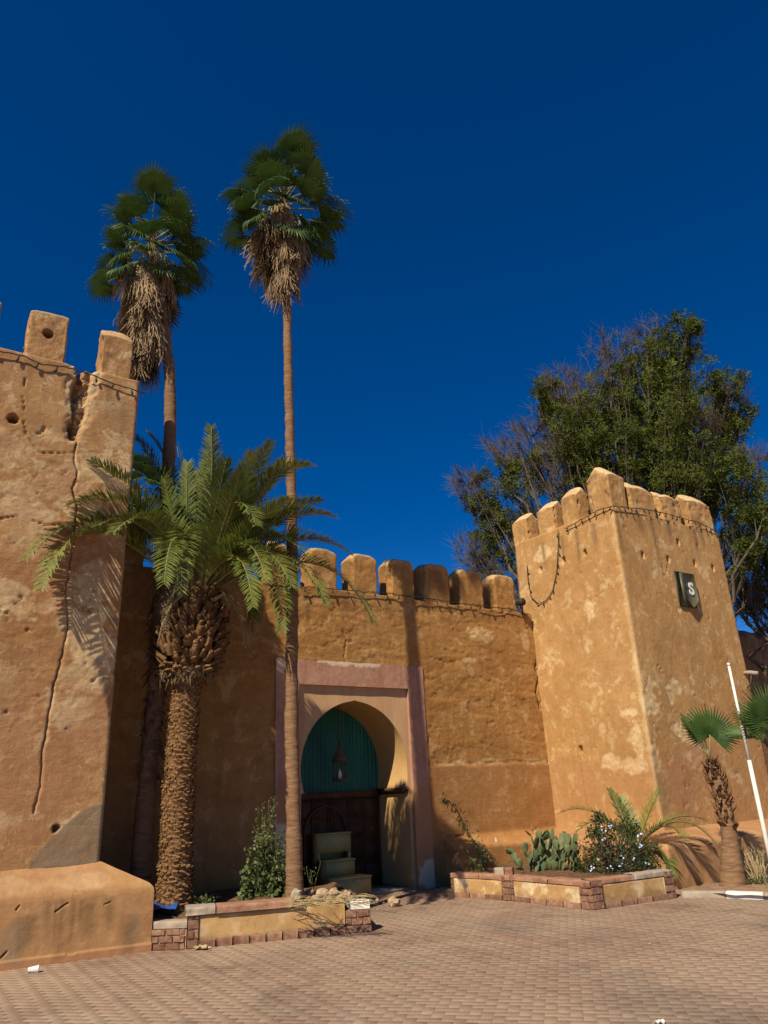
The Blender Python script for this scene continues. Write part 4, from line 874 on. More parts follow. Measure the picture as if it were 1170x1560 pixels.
BL = [(1020, 535, 52, 1, 0), (1040, 510, 30, 1, .3), (945, 580, 45, 1, .5), (985, 560, 45, 1, -.5), (826, 597, 22, 1, 0), (845, 628, 30, 1, .4), (890, 650, 55, 1, -.6), (960, 640, 62, 1, .2), (1050, 600, 50, 1, -.6), (1110, 588, 24, 1, 0), (1125, 645, 26, 1, .4), (760, 735, 45, 1, 0), (735, 775, 34, 1, .3), (748, 815, 40, 1, .4), (905, 700, 58, 1, .4), (1000, 700, 66, 1, -.2), (1085, 680, 58, 1, .3), (1135, 745, 55, 1, -.5), (1140, 830, 40, 0, .5), (1085, 740, 50, 1, .8), (820, 710, 40, 1, .8), (1160, 790, 30, 1, -1), (1010, 590, 55, 1, .9), (930, 620, 50, 1, .9),
      (930, 545, 42, 0, 0), (985, 520, 40, 0, .3), (860, 590, 36, 0, 0), (810, 665, 48, 0, 0), (770, 690, 40, 0, .2), (712, 740, 26, 0, 0), (715, 845, 34, 0, 0), (745, 870, 30, 0, .2), (880, 600, 45, 0, -.4), (940, 690, 55, 1, -1.2), (1060, 660, 40, 0, -.8), (1100, 620, 35, 0, .2), (1020, 650, 60, 1, -1.4), (850, 690, 40, 0, -.6), (880, 665, 45, 1, -1.3), (1060, 720, 50, 1, -1.3), (1150, 700, 30, 0, 0), (790, 800, 50, 0, .5)]
big_tree('spreading_tree', 'big feathery green tree with many bare twigs rising behind the square tower', 22, (1010, 1180), BL, 11)
BL2 = [(1158, 862, 26, 1, 0), (1200, 840, 45, 1, 0), (1140, 905, 30, 0, 0), (1170, 900, 40, 0, .5), (1120, 880, 26, 0, -.3), (1210, 900, 50, 0, 0), (1150, 930, 30, 0, .5), (1230, 800, 45, 1, 0)]
big_tree('leafy_tree', 'dense green tree beyond the ruined wall at the side of the square tower', 24, (1215, 1180), BL2, 13)

# ---------------------------------------------------------------- planters
def brickset(rng, n=4):
    out = []
    for k in range(n):
        bm = bmesh.new(); bmesh.ops.create_cube(bm, size=1)
        bmesh.ops.bevel(bm, geom=bm.edges[:], offset=.06, segments=1, affect='EDGES')
        for v in bm.verts: v.co += Vector(rng.normal(0, .035, 3))
        me = bpy.data.meshes.new('brick'); bm.to_mesh(me); bm.free(); me.materials.append(MT['redbrick']); out.append(me)
    return out
RB = np.random.default_rng(77); BRK = brickset(RB)
def bricks(parent, A, B, z0, z1, out, bl=.2, bh=.075, dep=.09, name='brick'):
    A = np.array([A[0], A[1], 0.]); B = np.array([B[0], B[1], 0.]); L = np.linalg.norm(B-A); d = (B-A)/L; rows = max(1, round((z1-z0)/bh)); hh = (z1-z0)/rows
    for r in range(rows):
        x = -(bl/2 if r % 2 else 0)
        while x < L-.02:
            x0, x1 = max(0, x), min(L, x+bl); x += bl
            if x1-x0 < .035: continue
            c = A+d*(x0+x1)/2-out*(dep/2)+out*RB.uniform(-.004, .01)+Z3*(z0+hh*(r+.5)); o = bpy.data.objects.new(name, BRK[RB.integers(len(BRK))]); COL.objects.link(o); o.parent = parent; o.matrix_parent_inverse = parent_world(parent).inverted()
            o.location = c; o.scale = (x1-x0-.012, dep, hh-.012); o.rotation_euler = (RB.normal(0, .012), RB.normal(0, .012), math.atan2(d[1], d[0])+RB.normal(0, .01))
def slab(name, mat, parent, A, B, z0, z1, out, dep, res=.025, rough=.01, proud=0.0, attrs=None, seed=0.):
    """rough-faced masonry block along A-B, face towards out"""
    A = np.array([A[0], A[1], 0.]); B = np.array([B[0], B[1], 0.]); L = np.linalg.norm(B-A); d = (B-A)/L; ka = max(2, int(L/res)); kz = max(2, int((z1-z0)/res))
    prof = [(proud, z) for z in np.linspace(z0, z1-.012, kz)]+[(proud-.006, z1-.004), (proud-.02, z1)]+[(y, z1) for y in np.linspace(proud-.05, -dep, 6)]+[(-dep, z0)]
    V = np.array([A+d*(t*L)+out*y+Z3*z for y, z in prof for t in np.linspace(0, 1, ka+1)]); m = ka+1
    ds = fbm(V*5+seed, 4)*rough+fbm(V*17+seed, 3)*rough*.5; zf = V[:, 2] > z0+.01
    V = V+(out*.8+Z3*.5)[None]*(ds*zf)[:, None]; n = len(prof)
    mb = MB(); F = [(r*m+j, r*m+j+1, (r+1)*m+j+1, (r+1)*m+j) for r in range(n-1) for j in range(m-1)]; F += [tuple(r*m for r in range(n))[::-1], tuple(r*m+m-1 for r in range(n))]
    mb.add(V, F); at = attrs(V) if attrs else None
    return mb.build(name, mat, parent, False, at)
def paleattr(amount=.5, sd=0.):
    return lambda V: {'pale': np.clip(sstep(.0, .35, fbm(V*6+sd, 4, .6))*amount, 0, 1), 'stain': np.clip(sstep(.1, .5, fbm(V*2.5+sd+5, 3)+.35*sstep(.16, .06, V[:, 2]))*.7, 0, 1), 'grey': np.zeros(len(V)), 'pinkish': np.zeros(len(V))}
def left_planter():
    A = on_z(231, 1449); M_ = on_z(283, 1447); E_ = on_z(527, 1423); F_ = on_z(566, 1419.5)
    d = unit(E_-M_); out = np.array([d[1], -d[0], 0]); T = empty('planter', (A+F_)/2, 'long low planter with yellow plastered front and red coping below the stout date palm', 'planter')
    # low link wall by the tower plinth
    bricks(T, A+out*.0, M_, 0, .225, out, .17, .075); slab('core', MT['mortar'], T, A-out*.012, M_-out*.012, 0, .222, out, .2)
    slab('capstone', MT['concrete'], T, A, M_, .225, .3, out, .2, .02, .02, 0.0)
    # brick edging pier, then plaster panel with a red skirting
    p1 = M_+d*.14; bricks(T, M_+d*.008, p1, 0, .40, out, .16, .1); slab('core', MT['mortar'], T, M_+d*.01-out*.014, p1-out*.014, 0, .39, out, .2)
    q = M_+d*np.linalg.norm(E_-M_)
    slab('plaster_panel', MT['panel'], T, p1+d*.006, q-d*.006, .075, .345, out, .22, .02, .006, -.012, paleattr(.45, 3))
    n = 9; L = np.linalg.norm(q-p1)
    for i in range(n): slab('skirting_stone', MT['redbrick'], T, p1+d*(L*i/n+.005), p1+d*(L*(i+1)/n-.005), 0, .085+.006*(i % 3), out, .2, .03, .008, .0, None, i*3.)
    k0 = np.linalg.norm(p1-M_); e1 = M_+d*1.02*np.linalg.norm(on_z(350, 1440)-M_)*.62
    slab('capstone', MT['concrete'], T, M_-d*.03, e1, .35, .435, out, .24, .018, .03, .02); cpe = M_+d*np.linalg.norm(on_z(457, 1430)-M_)
    slab('coping', MT['coping'], T, e1+d*.008, cpe, .35, .43, out, .26, .02, .014, .03)
    slab('topping', MT['panel'], T, cpe+d*.01, q, .345, .362, out, .22, .02, .01, -.01, paleattr(.6, 8))
    bricks(T, q+d*.004, F_, 0, .255, out, .15, .085); bricks(T, F_, F_-out*.26, 0, .255, d, .15, .085); slab('core', MT['mortar'], T, q+d*.01-out*.014, F_-d*.014-out*.014, 0, .25, out, .22)
    slab('capstone', MT['litter'], T, q+d*.06, F_-d*.01, .258, .35, out, .22, .02, .02, -.01)
    # side and soil
    sb = F_-out*2.4
    slab('side_wall', MT['panel'], T, F_-out*.27, sb-out*.0, 0, .26, d, .2, .06, .01, -.02, paleattr(.4, 1))
    V = []; K = 40; J = 24
    for i in range(K+1):
        for j in range(J+1):
            p = A+(F_-A)*(i/K)-out*(.15+2.1*j/J); V.append([p[0], p[1], .27+.06*min(1, j/4)+.05*float(vnoise(p*2.2))+.025*float(vnoise(p*7))])
    mb = MB(); mb.add(V, [(i*(J+1)+j, i*(J+1)+j+1, (i+1)*(J+1)+j+1, (i+1)*(J+1)+j) for i in range(K) for j in range(J)]); mb.build('soil', MT['soil'], T, True)
    return A, F_, d, out
LPA, LPF, LPd, LPo = left_planter()
def right_planter():
    a, b, c, e = on_z(688, 1366), on_z(780, 1373), on_z(905, 1387), on_z(1032, 1368)
    T = empty('planter', (a+e)/2, 'angular planter with red brick piers and peeling plaster panels holding cactus and flowers', 'planter')
    for (A, B, ra, rb, h, sd) in ((a, b, .06, .16, .34, 3), (b, c, .06, .2, .345, 5), (c, e, .2, .2, .365, 9)):
        d = unit(B-A); out = np.array([d[1], -d[0], 0]); L = np.linalg.norm(B-A)
        if out@(-((A+B)/2)) < 0: out = -out
        p, q = A+d*ra, B-d*rb
        bricks(T, A, p, 0, h, out, .15, .085); bricks(T, q, B, 0, h, out, .15, .085)
        slab('core', MT['mortar'], T, A+d*.01-out*.014, B-d*.01-out*.014, 0, h-.01, out, .18, .05)
        slab('plaster_panel', MT['panel'], T, p+d*.005, q-d*.005, .07, h-.065, out, .12, .02, .007, -.004, paleattr(1.4 if sd == 5 else 1.0, sd))
        n = max(2, int((L-ra-rb)/.25))
        for i in range(n): slab('skirting_stone', MT['redbrick'], T, p+d*((L-ra-rb)*i/n+.004), p+d*((L-ra-rb)*(i+1)/n-.004), 0, .075, out, .12, .03, .008, .006, None, i*2.+sd)
        nn = max(2, int(L/.6))
        for i in range(nn): slab('coping', MT['concrete'] if sd == 9 and i > 0 else MT['coping'], T, A+d*(L*i/nn+.004)-out*.002, A+d*(L*(i+1)/nn-.004)-out*.002, h-.06, h+.008*(i % 2), out, .2, .02, .03, .008, None, i*1.7+sd)
    bk = gp(.45, .15, 0); al = gpx(1024, 1340, 3.38)[0]; poly = [a, b, c, e, gp(al, 3.3, 0), gp(al, .35, 0), gp(.6, .3, 0)]
    cen = sum(poly)/len(poly); V = []; K = 8; M = 64; ring = []
    for i in range(len(poly)):
        for t in np.linspace(0, 1, 8, endpoint=False): ring.append(poly[i]*(1-t)+poly[(i+1) % len(poly)]*t)
    ring = np.array(ring); M = len(ring)
    for k in range(K+1):
        p = cen+(ring-cen)*(.955*(1-k/K)+.01); p[:, 2] = .27+.05*fbm(p*2, 3)+.02*(k > 0); V.append(p)
    mb = MB(); mb.add(np.concatenate(V), [(k*M+i, k*M+(i+1) % M, (k+1)*M+(i+1) % M, (k+1)*M+i) for k in range(K) for i in range(M)]); mb.build('soil', MT['soil'], T, True)
    bl = MB(); p = on_z(772, 1333, .35); T2 = slab('loose_block', MT['redbrick'], T, p+np.array([-.02, .1, 0]), p+np.array([.1, .06, 0]), .33, .44, unit([-.3, -.9, 0]), .12, .02, .01)
    bt = slab('tap_block', MT['concrete'], T, p+np.array([-.17, .14, 0]), p+np.array([-.03, .1, 0]), .33, .44, unit([-.3, -.9, 0]), .12, .02, .008)
    m = MB(); c0 = p+np.array([-.1, .14, 0]); m.tube([c0+Z3*.42, c0+Z3*.5], .008, 6); m.box(c0+Z3*.505, GD, GN, Z3, .035, .012, .012); m.build('tap', MT['litter'], T)
right_planter()
def kerb():
    a, b, e = on_z(1040, 1368), on_z(1106, 1368.5), on_z(1164, 1371); d = unit(e-b); out = np.array([d[1], -d[0], 0]); 
    specs = [('kerb_stone', 'plain grey kerb stone beside the brick pier of the angular planter', MT['concrete'], a, b), ('kerb_stone', 'white painted kerb stone below the young fan palm', MT['white'], b+d*.005, e)]
    x = e+d*.006
    for i in range(4): specs.append(('kerb_stone', 'plain grey kerb stone running on towards the white pole', MT['concrete'], x, x+d*.6)); x = x+d*.606
    for n_, lb, mt, A, B in specs:
        o = slab(n_, mt, None, A, B, 0, .085, out, .14, .03, .006); tag(o, lb, 'kerb', 'kerb stones below the square tower')
    # earth strip behind the kerb
    V = []; K, J = 60, 8
    for i in range(K+1):
        for j in range(J+1):
            p = a+(d*5.2)*(i/K)-out*(.1+1.25*j/J); V.append([p[0], p[1], .05+.02*float(vnoise(p*4))])
    mb = MB(); mb.add(V, [(i*(J+1)+j, i*(J+1)+j+1, (i+1)*(J+1)+j+1, (i+1)*(J+1)+j) for i in range(K) for j in range(J)]); tag(mb.build('ground_strip', MT['dust'], None, True), kind='structure')
kerb()

# ---------------------------------------------------------------- planter plants
def leaf_quads(C, Dv, L, W_, rng):
    N = len(C); A = rng.normal(0, 1, (N, 3)); S = np.cross(Dv, A); S /= np.linalg.norm(S, axis=1, keepdims=True)+1e-9; L = np.broadcast_to(L, (N,))[:, None]; W_ = np.broadcast_to(W_, (N,))[:, None]
    return np.stack([C, C+Dv*L*.45+S*W_*.5, C+Dv*L, C+Dv*L*.45-S*W_*.5], 1)
def climbing_weed():
    rng = np.random.default_rng(8); b = on_z(412, 1372, .32); T = empty('tall_weed', b, 'tall leafy weed with upright seed spikes in the long planter beside the slim palm trunk', 'plant'); D0 = math.hypot(b[0], b[1])
    st = MB(); C = []; Dv = []
    tips = [(410, 1218), (400, 1222), (418, 1213), (386, 1258), (372, 1322), (425, 1262), (440, 1272), (432, 1300), (452, 1300), (380, 1290), (398, 1275), (448, 1330), (368, 1352), (410, 1290), (420, 1310), (436, 1330), (392, 1310)]
    for (u, v) in tips:
        for k in range(3):
            s = b+np.array([rng.uniform(-.3, .32), rng.uniform(-.12, .15), 0]); e = at_dist(u+rng.uniform(-8, 8)*(k > 0), v+k*rng.uniform(4, 25), D0+rng.uniform(-.25, .25)); m = (s+e)/2+rng.normal(0, .05, 3); t = np.linspace(0, 1, 12)[:, None]; P = (1-t)**2*s+2*t*(1-t)*m+t**2*e; st.tube(P, np.linspace(.006, .002, 12), 4)
            n = int(26+40*np.linalg.norm(e-s)); f = rng.random(n)**.8; c = np.stack([np.interp(f, t[:, 0], P[:, i]) for i in range(3)], 1)+rng.normal(0, .03, (n, 3)); C.append(c); d = rng.normal(0, 1, (n, 3)); d[:, 2] -= .35; Dv.append(d/np.linalg.norm(d, axis=1, keepdims=True))
    st.build('stems', MT['stemg'], T); C = np.concatenate(C); Dv = np.concatenate(Dv); h = np.clip((C[:, 2]-.3)/1.3, 0, 1); L = (.075-.05*h)*rng.uniform(.6, 1.3, len(C)); mb = MB(); mb.quads(leaf_quads(C, Dv, L, L*.75, rng)); tag(mb.build('leaves', MT['weed'], T), kind='stuff')
climbing_weed()
def low_weed(base, label, n, L, spread, h, mat='weed', seed=1):
    rng = np.random.default_rng(seed); T = empty('small_weed', base, label, 'plant'); d = rng.normal(0, 1, (n, 3))*np.array([1, 1, .6]); C = base+d*np.array([spread, spread, 0])*.5; C[:, 2] = base[2]+rng.random(n)*h; dv = rng.normal(0, .6, (n, 3))+Z3*.6; dv /= np.linalg.norm(dv, axis=1, keepdims=True); mb = MB(); mb.quads(leaf_quads(C, dv, L*rng.uniform(.6, 1.2, n), L*.5, rng)); tag(mb.build('leaves', MT[mat], T), kind='stuff')
    sm = MB()
    for i in range(min(14, n//4)): sm.tube([base+np.array([rng.normal(0, spread*.2), rng.normal(0, spread*.2), -.03]), C[i]], [.004, .002], 3)
    sm.build('stems', MT['stemg'], T)
low_weed(on_z(312, 1382, .34), 'small green weed at the foot of the stout date palm', 90, .045, .12, .13, 'weed', 2)
low_weed(on_z(475, 1350, .34), 'spindly weed sprig beside the cream boxes in front of the gate', 26, .04, .08, .32, 'weed', 3)
def cactus():
    rng = np.random.default_rng(6); b = on_z(838, 1330, .3); D0 = math.hypot(b[0], b[1]); T = empty('prickly_pear', b, 'clump of prickly pear cactus with flat green pads in the angular planter', 'cactus')
    meshes = []
    for k in range(4):
        bm = bmesh.new(); bmesh.ops.create_uvsphere(bm, u_segments=14, v_segments=9, radius=1)
        for v in bm.verts:
            x, y, z = v.co; wz = (z+1)/2; v.co = Vector((x*.36*(.62+.5*wz)*(1+.05*k), y*.085, z*.5+.5))
            v.co.y += .05*math.sin(v.co.z*3+k)
        me = bpy.data.meshes.new('pad'); bm.to_mesh(me); bm.free(); me.polygons.foreach_set('use_smooth', np.ones(len(me.polygons), bool)); me.materials.append(MT['cactus']); meshes.append(me)
    def pad(p, ax, face, s):
        o = bpy.data.objects.new('pad', meshes[rng.integers(4)]); COL.objects.link(o); o.parent = T; o.matrix_parent_inverse = parent_world(T).inverted()
        Zv = unit(ax); Y = unit(np.cross(Zv, np.cross(face, Zv))); X = np.cross(Y, Zv)
        o.matrix_basis = Matrix(((X[0], Y[0], Zv[0], p[0]), (X[1], Y[1], Zv[1], p[1]), (X[2], Y[2], Zv[2], p[2]), (0, 0, 0, 1))) @ Matrix.Scale(s, 4); return p+Zv*s*.93
    vis = [(800, 1328, 790), (815, 1328, 806), (828, 1330, 825), (842, 1330, 840), (856, 1330, 858), (868, 1328, 872), (880, 1328, 886), (835, 1318, 822), (850, 1315, 848), (862, 1318, 868), (808, 1330, 806), (820, 1332, 825), (835, 1332, 840), (848, 1332, 848), (862, 1332, 868), (874, 1330, 872), (828, 1325, 822), (845, 1325, 858)]
    for (u, v, ut) in vis:
        p = on_z(u, v, .28)+np.array([0, rng.uniform(-.1, .35), 0]); top = {790: .5, 806: .45, 822: .7, 825: .65, 840: .72, 848: .62, 858: .68, 868: .58, 872: .62, 886: .5}[ut]
        while p[2] < top:
            s = rng.uniform(.15, .22); ax = np.array([(ut-u)*.02+rng.normal(0, .28), rng.normal(0, .3), 1]); nxt = pad(p, ax, rng.normal(0, 1, 3)*np.array([1, .7, .1])+np.array([0, -.8, 0]), s)
            for _ in range(2):
                if rng.random() < .75: pad(p+unit(ax)*s*.8, ax+rng.normal(0, .75, 3)*np.array([1, 1, .2]), rng.normal(0, 1, 3), s*rng.uniform(.6, .85))
            p = nxt
    for (u, v, s) in ((822, 1265, .13), (800, 1288, .16), (865, 1275, .17), (842, 1268, .11), (792, 1312, .16)):
        p = at_dist(u, v+12, D0); pad(p, np.array([rng.normal(0, .1), 0, 1]), np.array([rng.normal(0, .5), -1, 0]), s)
cactus()
def flower_bush():
    rng = np.random.default_rng(16); b = on_z(938, 1330, .3); T = empty('flowering_bush', b, 'dark leafy bush dotted with pale blue flowers in the angular planter', 'bush'); D0 = math.hypot(b[0], b[1])
    C = []; Dv = []; st = MB(); FQ = []
    for (u, v, r) in ((905, 1300, .3), (935, 1290, .34), (965, 1300, .32), (985, 1310, .26), (920, 1265, .24), (955, 1262, .22), (895, 1325, .22), (940, 1320, .32), (985, 1325, .24), (912, 1247, .12), (905, 1270, .14)):
        c = at_dist(u, v, D0+rng.uniform(-.15, .2)); n = int(1500*r); q = rng.normal(0, 1, (n, 3)); q /= np.linalg.norm(q, axis=1, keepdims=True); q = c+q*(r*rng.random((n, 1))**.45)*np.array([1, 1, .85]); q = q[q[:, 2] > .26]; C.append(q); d = rng.normal(0, .8, (len(q), 3))+unit([-.3, -.5, .8]); Dv.append(d/np.linalg.norm(d, axis=1, keepdims=True))
        for k in range(9): e = c+rng.normal(0, r*.5, 3); st.tube([b+rng.normal(0, .06, 3)*np.array([1, 1, 0]), (b+e)/2+rng.normal(0, .06, 3), e], [.008, .006, .003], 4)
    C = np.concatenate(C); Dv = np.concatenate(Dv); mb = MB(); L = .05*rng.uniform(.6, 1.2, len(C)); mb.quads(leaf_quads(C, Dv, L, L*.45, rng)); st.build('stems', MT['tree_bark'], T); tag(mb.build('leaves', MT['bushleaf'], T), kind='stuff')
    for (u, v) in ((918, 1262), (925, 1270), (930, 1258), (968, 1280), (975, 1288), (962, 1290), (950, 1305), (957, 1311), (965, 1308), (972, 1322), (978, 1327), (968, 1330), (945, 1318), (938, 1310), (985, 1312), (925, 1300), (912, 1310), (955, 1325), (930, 1322), (946, 1262), (900, 1322), (895, 1308), (975, 1270), (940, 1275), (920, 1278))[::2]:
        c = at_dist(u, v, D0-.33+rng.uniform(-.04, .08)); 
        for k in range(rng.integers(2, 5)):
            o = c+rng.normal(0, .02, 3); nrm = unit(np.array([-.2, -.8, .5])+rng.normal(0, .35, 3)); A = unit(np.cross(nrm, Z3)); B = np.cross(nrm, A)
            for j in range(5): th = j*1.2566; dv = A*math.cos(th)+B*math.sin(th); sd = A*-math.sin(th)+B*math.cos(th); FQ.append((o, o+dv*.008+sd*.006, o+dv*.015, o+dv*.008-sd*.006))
    mb = MB(); mb.quads(FQ); tag(mb.build('flowers', MT['flower'], T), kind='stuff')
flower_bush()
def sapling():
    rng = np.random.default_rng(26); b = on_z(735, 1330, .28); D0 = math.hypot(b[0], b[1]); T = empty('sapling', b, 'thin leaning sapling with drooping leaves at the corner of the angular planter', 'plant')
    P = np.array([b]+[at_dist(u, v, D0+k) for u, v, k in ((733, 1305, 0), (728, 1290, .05), (714, 1270, .05), (705, 1252, 0), (697, 1235, 0), (685, 1222, -.05), (676, 1216, -.1))]); mb = MB(); mb.tube(P, np.linspace(.014, .004, len(P)), 5); mb.build('stem', MT['stemg'], T)
    mb = MB(); c2 = P[0]; 
    mb.tube([b+np.array([.05, .05, 0]), at_dist(750, 1310, D0), at_dist(770, 1330, D0-.1)], [.006, .005, .003], 4); mb.tube([b, at_dist(722, 1310, D0), at_dist(714, 1305, D0)], [.006, .005, .003], 4); mb.build('branches', MT['stemg'], T)
    n = 330; f = rng.random(n); t = np.linspace(0, 1, len(P)); C = np.stack([np.interp(f, t, P[:, i]) for i in range(3)], 1)+rng.normal(0, .035, (n, 3)); low = rng.random(n) < .3; C[low] = b+Z3*.28+rng.normal(0, 1, (low.sum(), 3))*np.array([.13, .1, .12])
    d = rng.normal(0, .7, (n, 3))-Z3*.8; d /= np.linalg.norm(d, axis=1, keepdims=True); mb = MB(); mb.quads(leaf_quads(C, d, .085*rng.uniform(.6, 1.2, n), .022, rng)); tag(mb.build('leaves', MT['weed'], T), kind='stuff')
sapling()
def dry_bush():
    rng = np.random.default_rng(36); b = on_z(1158, 1352); T = empty('dry_shrub', b, 'small dry leafless shrub between the young fan palm and the kerb', 'shrub'); mb = MB()
    for i in range(46):
        e = b+np.array([rng.normal(0, .14), rng.normal(0, .1), rng.uniform(.2, .55)]); m = (b+e)/2+rng.normal(0, .04, 3); mb.tube([b+rng.normal(0, .02, 3)*np.array([1, 1, 0]), m, e], [.006, .004, .002], 4)
        for k in range(2): s = m+(e-m)*rng.random(); mb.tube([s, s+rng.normal(0, .07, 3)+Z3*.06], [.003, .0015], 3)
    mb.build('branches', MT['straw'], T); n = 220; C = b+rng.normal(0, 1, (n, 3))*np.array([.16, .12, 0])+Z3*(.05+.08*rng.random((n, 1))); d = rng.normal(0, 1, (n, 3))+Z3; d /= np.linalg.norm(d, axis=1, keepdims=True); q = MB(); q.quads(leaf_quads(C, d, .06, .02, rng)); tag(q.build('leaves', MT['weed'], T), kind='stuff')
dry_bush()

# ================================================================ THINGS
def sign():
    aL, zT = gpx(1022, 875, 2.55); aR = gpx(1052, 880, 2.55)[0]; ac = (aL+aR)/2+.03; T = empty('shield_sign', gp(ac, 2.55, 5.2), 'dark olive shield-shaped sign with a white letter S high on the square tower', 'sign')
    hw = .27; zt, zs, zb = 5.62, 5.05, 4.88
    def prism(name, pts, L0, L1, mat):
        mb = MB(); n = len(pts); V = [gp(ac+x, L0, z) for x, z in pts]+[gp(ac+x, L1, z) for x, z in pts]; mb.add(V, [tuple(range(n)), tuple(range(n, 2*n))[::-1]]+[(i, (i+1) % n, n+(i+1) % n, n+i) for i in range(n)]); return mb.build(name, mat, T)
    prism('backing_board', [(-hw, zt+.03), (hw-.02, zt+.03), (hw-.02, zs-.1), (.0, zb-.02), (-hw, zs-.14)][:3]+[(hw-.02, zb+.03), (-hw, zb+.03)], 2.56, 2.60, MT['signdark'])
    prism('shield', [(-hw+.11, zt), (hw-.01, zt), (hw-.01, zs), (.055, zb), (-hw+.11, zs)], 2.603, 2.67, MT['signolive'])
    cu = bpy.data.curves.new('letter', 'FONT'); cu.body = 'S'; cu.size = .36; cu.extrude = .006; cu.offset = .012; cu.align_x = 'CENTER'; tmp = bpy.data.objects.new('tmp', cu); COL.objects.link(tmp)
    dg = bpy.context.evaluated_depsgraph_get(); me = bpy.data.meshes.new_from_object(tmp.evaluated_get(dg)); bpy.data.objects.remove(tmp)
    me.materials.clear(); me.materials.append(MT['litter']); o = bpy.data.objects.new('letter', me); COL.objects.link(o); o.parent = T; o.matrix_parent_inverse = parent_world(T).inverted(); p = gp(ac+.06, 2.678, 5.16)
    o.matrix_basis = Matrix(((GD[0], 0, GN[0], p[0]), (GD[1], 0, GN[1], p[1]), (0, 1, 0, p[2]), (0, 0, 0, 1)))
sign()
def string_lights(label, pts, step, seed):
    rng = np.random.default_rng(seed); pts = np.array(pts); T = empty('string_lights', pts[0], label, 'string lights', 'light strings along the battlements'); L = np.r_[0, np.cumsum(np.linalg.norm(np.diff(pts, axis=0), axis=1))]; s = np.linspace(0, L[-1], int(L[-1]/.05)+2); P = np.stack([np.interp(s, L, pts[:, i]) for i in range(3)], 1); P[:, 2] += rng.normal(0, .006, len(P)); P = P+np.cumsum(rng.normal(0, .0015, P.shape), axis=0)
    mb = MB(); mb.tube(P, .009, 5); mb.build('cable', MT['cable'], T)
    for x in np.arange(step*.4, L[-1], step):
        c = np.array([np.interp(x, s, P[:, i]) for i in range(3)]); dv = unit(np.array([rng.normal(0, .35), rng.normal(0, .25), -1])); b = MB(); b.tube([c, c+dv*.05, c+dv*.06, c+dv*.10], [.011, .013, .019, .008], 6); b.build('bulb', MT['cable'], T)
string_lights('string of small dark bulbs along the top of the cracked tower', [LC+LD*a+LN*.04+Z3*z for a, z in ((-2.55, 7.50), (-2.1, 7.47), (-1.6, 7.50), (-1.45, 7.44), (-1.0, 7.49), (-.7, 7.47), (-.4, 7.41), (.06, 7.36))], .26, 1)
gl = [gp(gpx(u, v, .06)[0], .06, gpx(u, v, .06)[1]) for u, v in ((455, 893), (500, 897), (545, 900), (590, 903), (620, 908), (650, 910), (700, 918), (745, 924), (775, 926), (808, 935))]
string_lights('string of small dark bulbs along the gate wall below its merlons', gl, .3, 2)
rl1 = [gp(3.13-.05, *rlpx(u, v)) for u, v in ((863, 806), (880, 797), (900, 786), (915, 778))]+[gp(3.09, 2.6, 6.78)]+[gp(rpx(u, v)[0], 2.6, rpx(u, v)[1]) for u, v in ((945, 774), (975, 777), (1000, 781), (1030, 789), (1060, 797), (1080, 806), (1092, 813))]
string_lights('string of small dark bulbs round the top corner of the square tower', rl1, .2, 3)
rl2 = [gp(3.13-.05, *rlpx(u, v)) for u, v in ((853, 808), (852, 840), (850, 870), (843, 900), (833, 915), (822, 920), (812, 912), (807, 890), (805, 862))]
string_lights('loop of bulbs hanging in a slack U on the side face of the square tower', rl2, .2, 4)
def floodlight():
    c = gp(*[gpx(792, 918, .1)[0], .1, gpx(792, 918, .1)[1]]); T = empty('floodlight', c, 'small dark floodlight on top of the gate wall beside the square tower', 'floodlight'); mb = MB(); mb.tube([c+GN*.1, c+GN*.02, c-GN*.08], [.085, .08, .05], 12); mb.build('housing', MT['cable'], T); m = MB(); m.tube([c-Z3*.14, c-Z3*.02], .014, 6); m.build('bracket', MT['cable'], T)
floodlight()
def wall_fitting():
    a, z = rpx(1134, 1028); p = gp(a, 2.55, z); T = empty('wall_lamp', p, 'small pale lamp bracket on the far edge of the square tower above the fan leaves', 'lamp'); m = MB(); m.tube([p+GN*.3-Z3*.01, p+GN*.12+Z3*.03, p-GN*.03+Z3*.04], [.04, .045, .03], 8); m.build('lamp_head', MT['concrete'], T); m = MB(); m.tube([p+GN*.16-Z3*.0, p+GN*.1-Z3*.2, p-GN*.03-Z3*.3], .015, 6); m.build('bracket', MT['iron'], T)
wall_fitting()
def pole():
    b = on_z(1186, 1366); D = math.hypot(b[0], b[1]); top = at_dist(1110, 1013, D+.15); T = empty('white_pole', b, 'slim white painted pole with a narrower upper section by the young fan palms', 'pole'); m = b+(top-b)*.56
    mb = MB(); mb.tube([b, m], [.034, .03], 10); mb.build('lower_tube', MT['white'], T, True); mb = MB(); mb.tube([m-Z3*.02, top], [.024, .02], 10); mb.build('upper_tube', MT['white'], T, True); mb = MB(); mb.tube([top-Z3*.01, top+Z3*.03], [.027, .02], 10); mb.build('end_cap', MT['white'], T, True)
    mb = MB(); mb.box(b+Z3*.02, GD, GN, Z3, .16, .16, .03); mb.build('base_plate', MT['iron'], T)
pole()
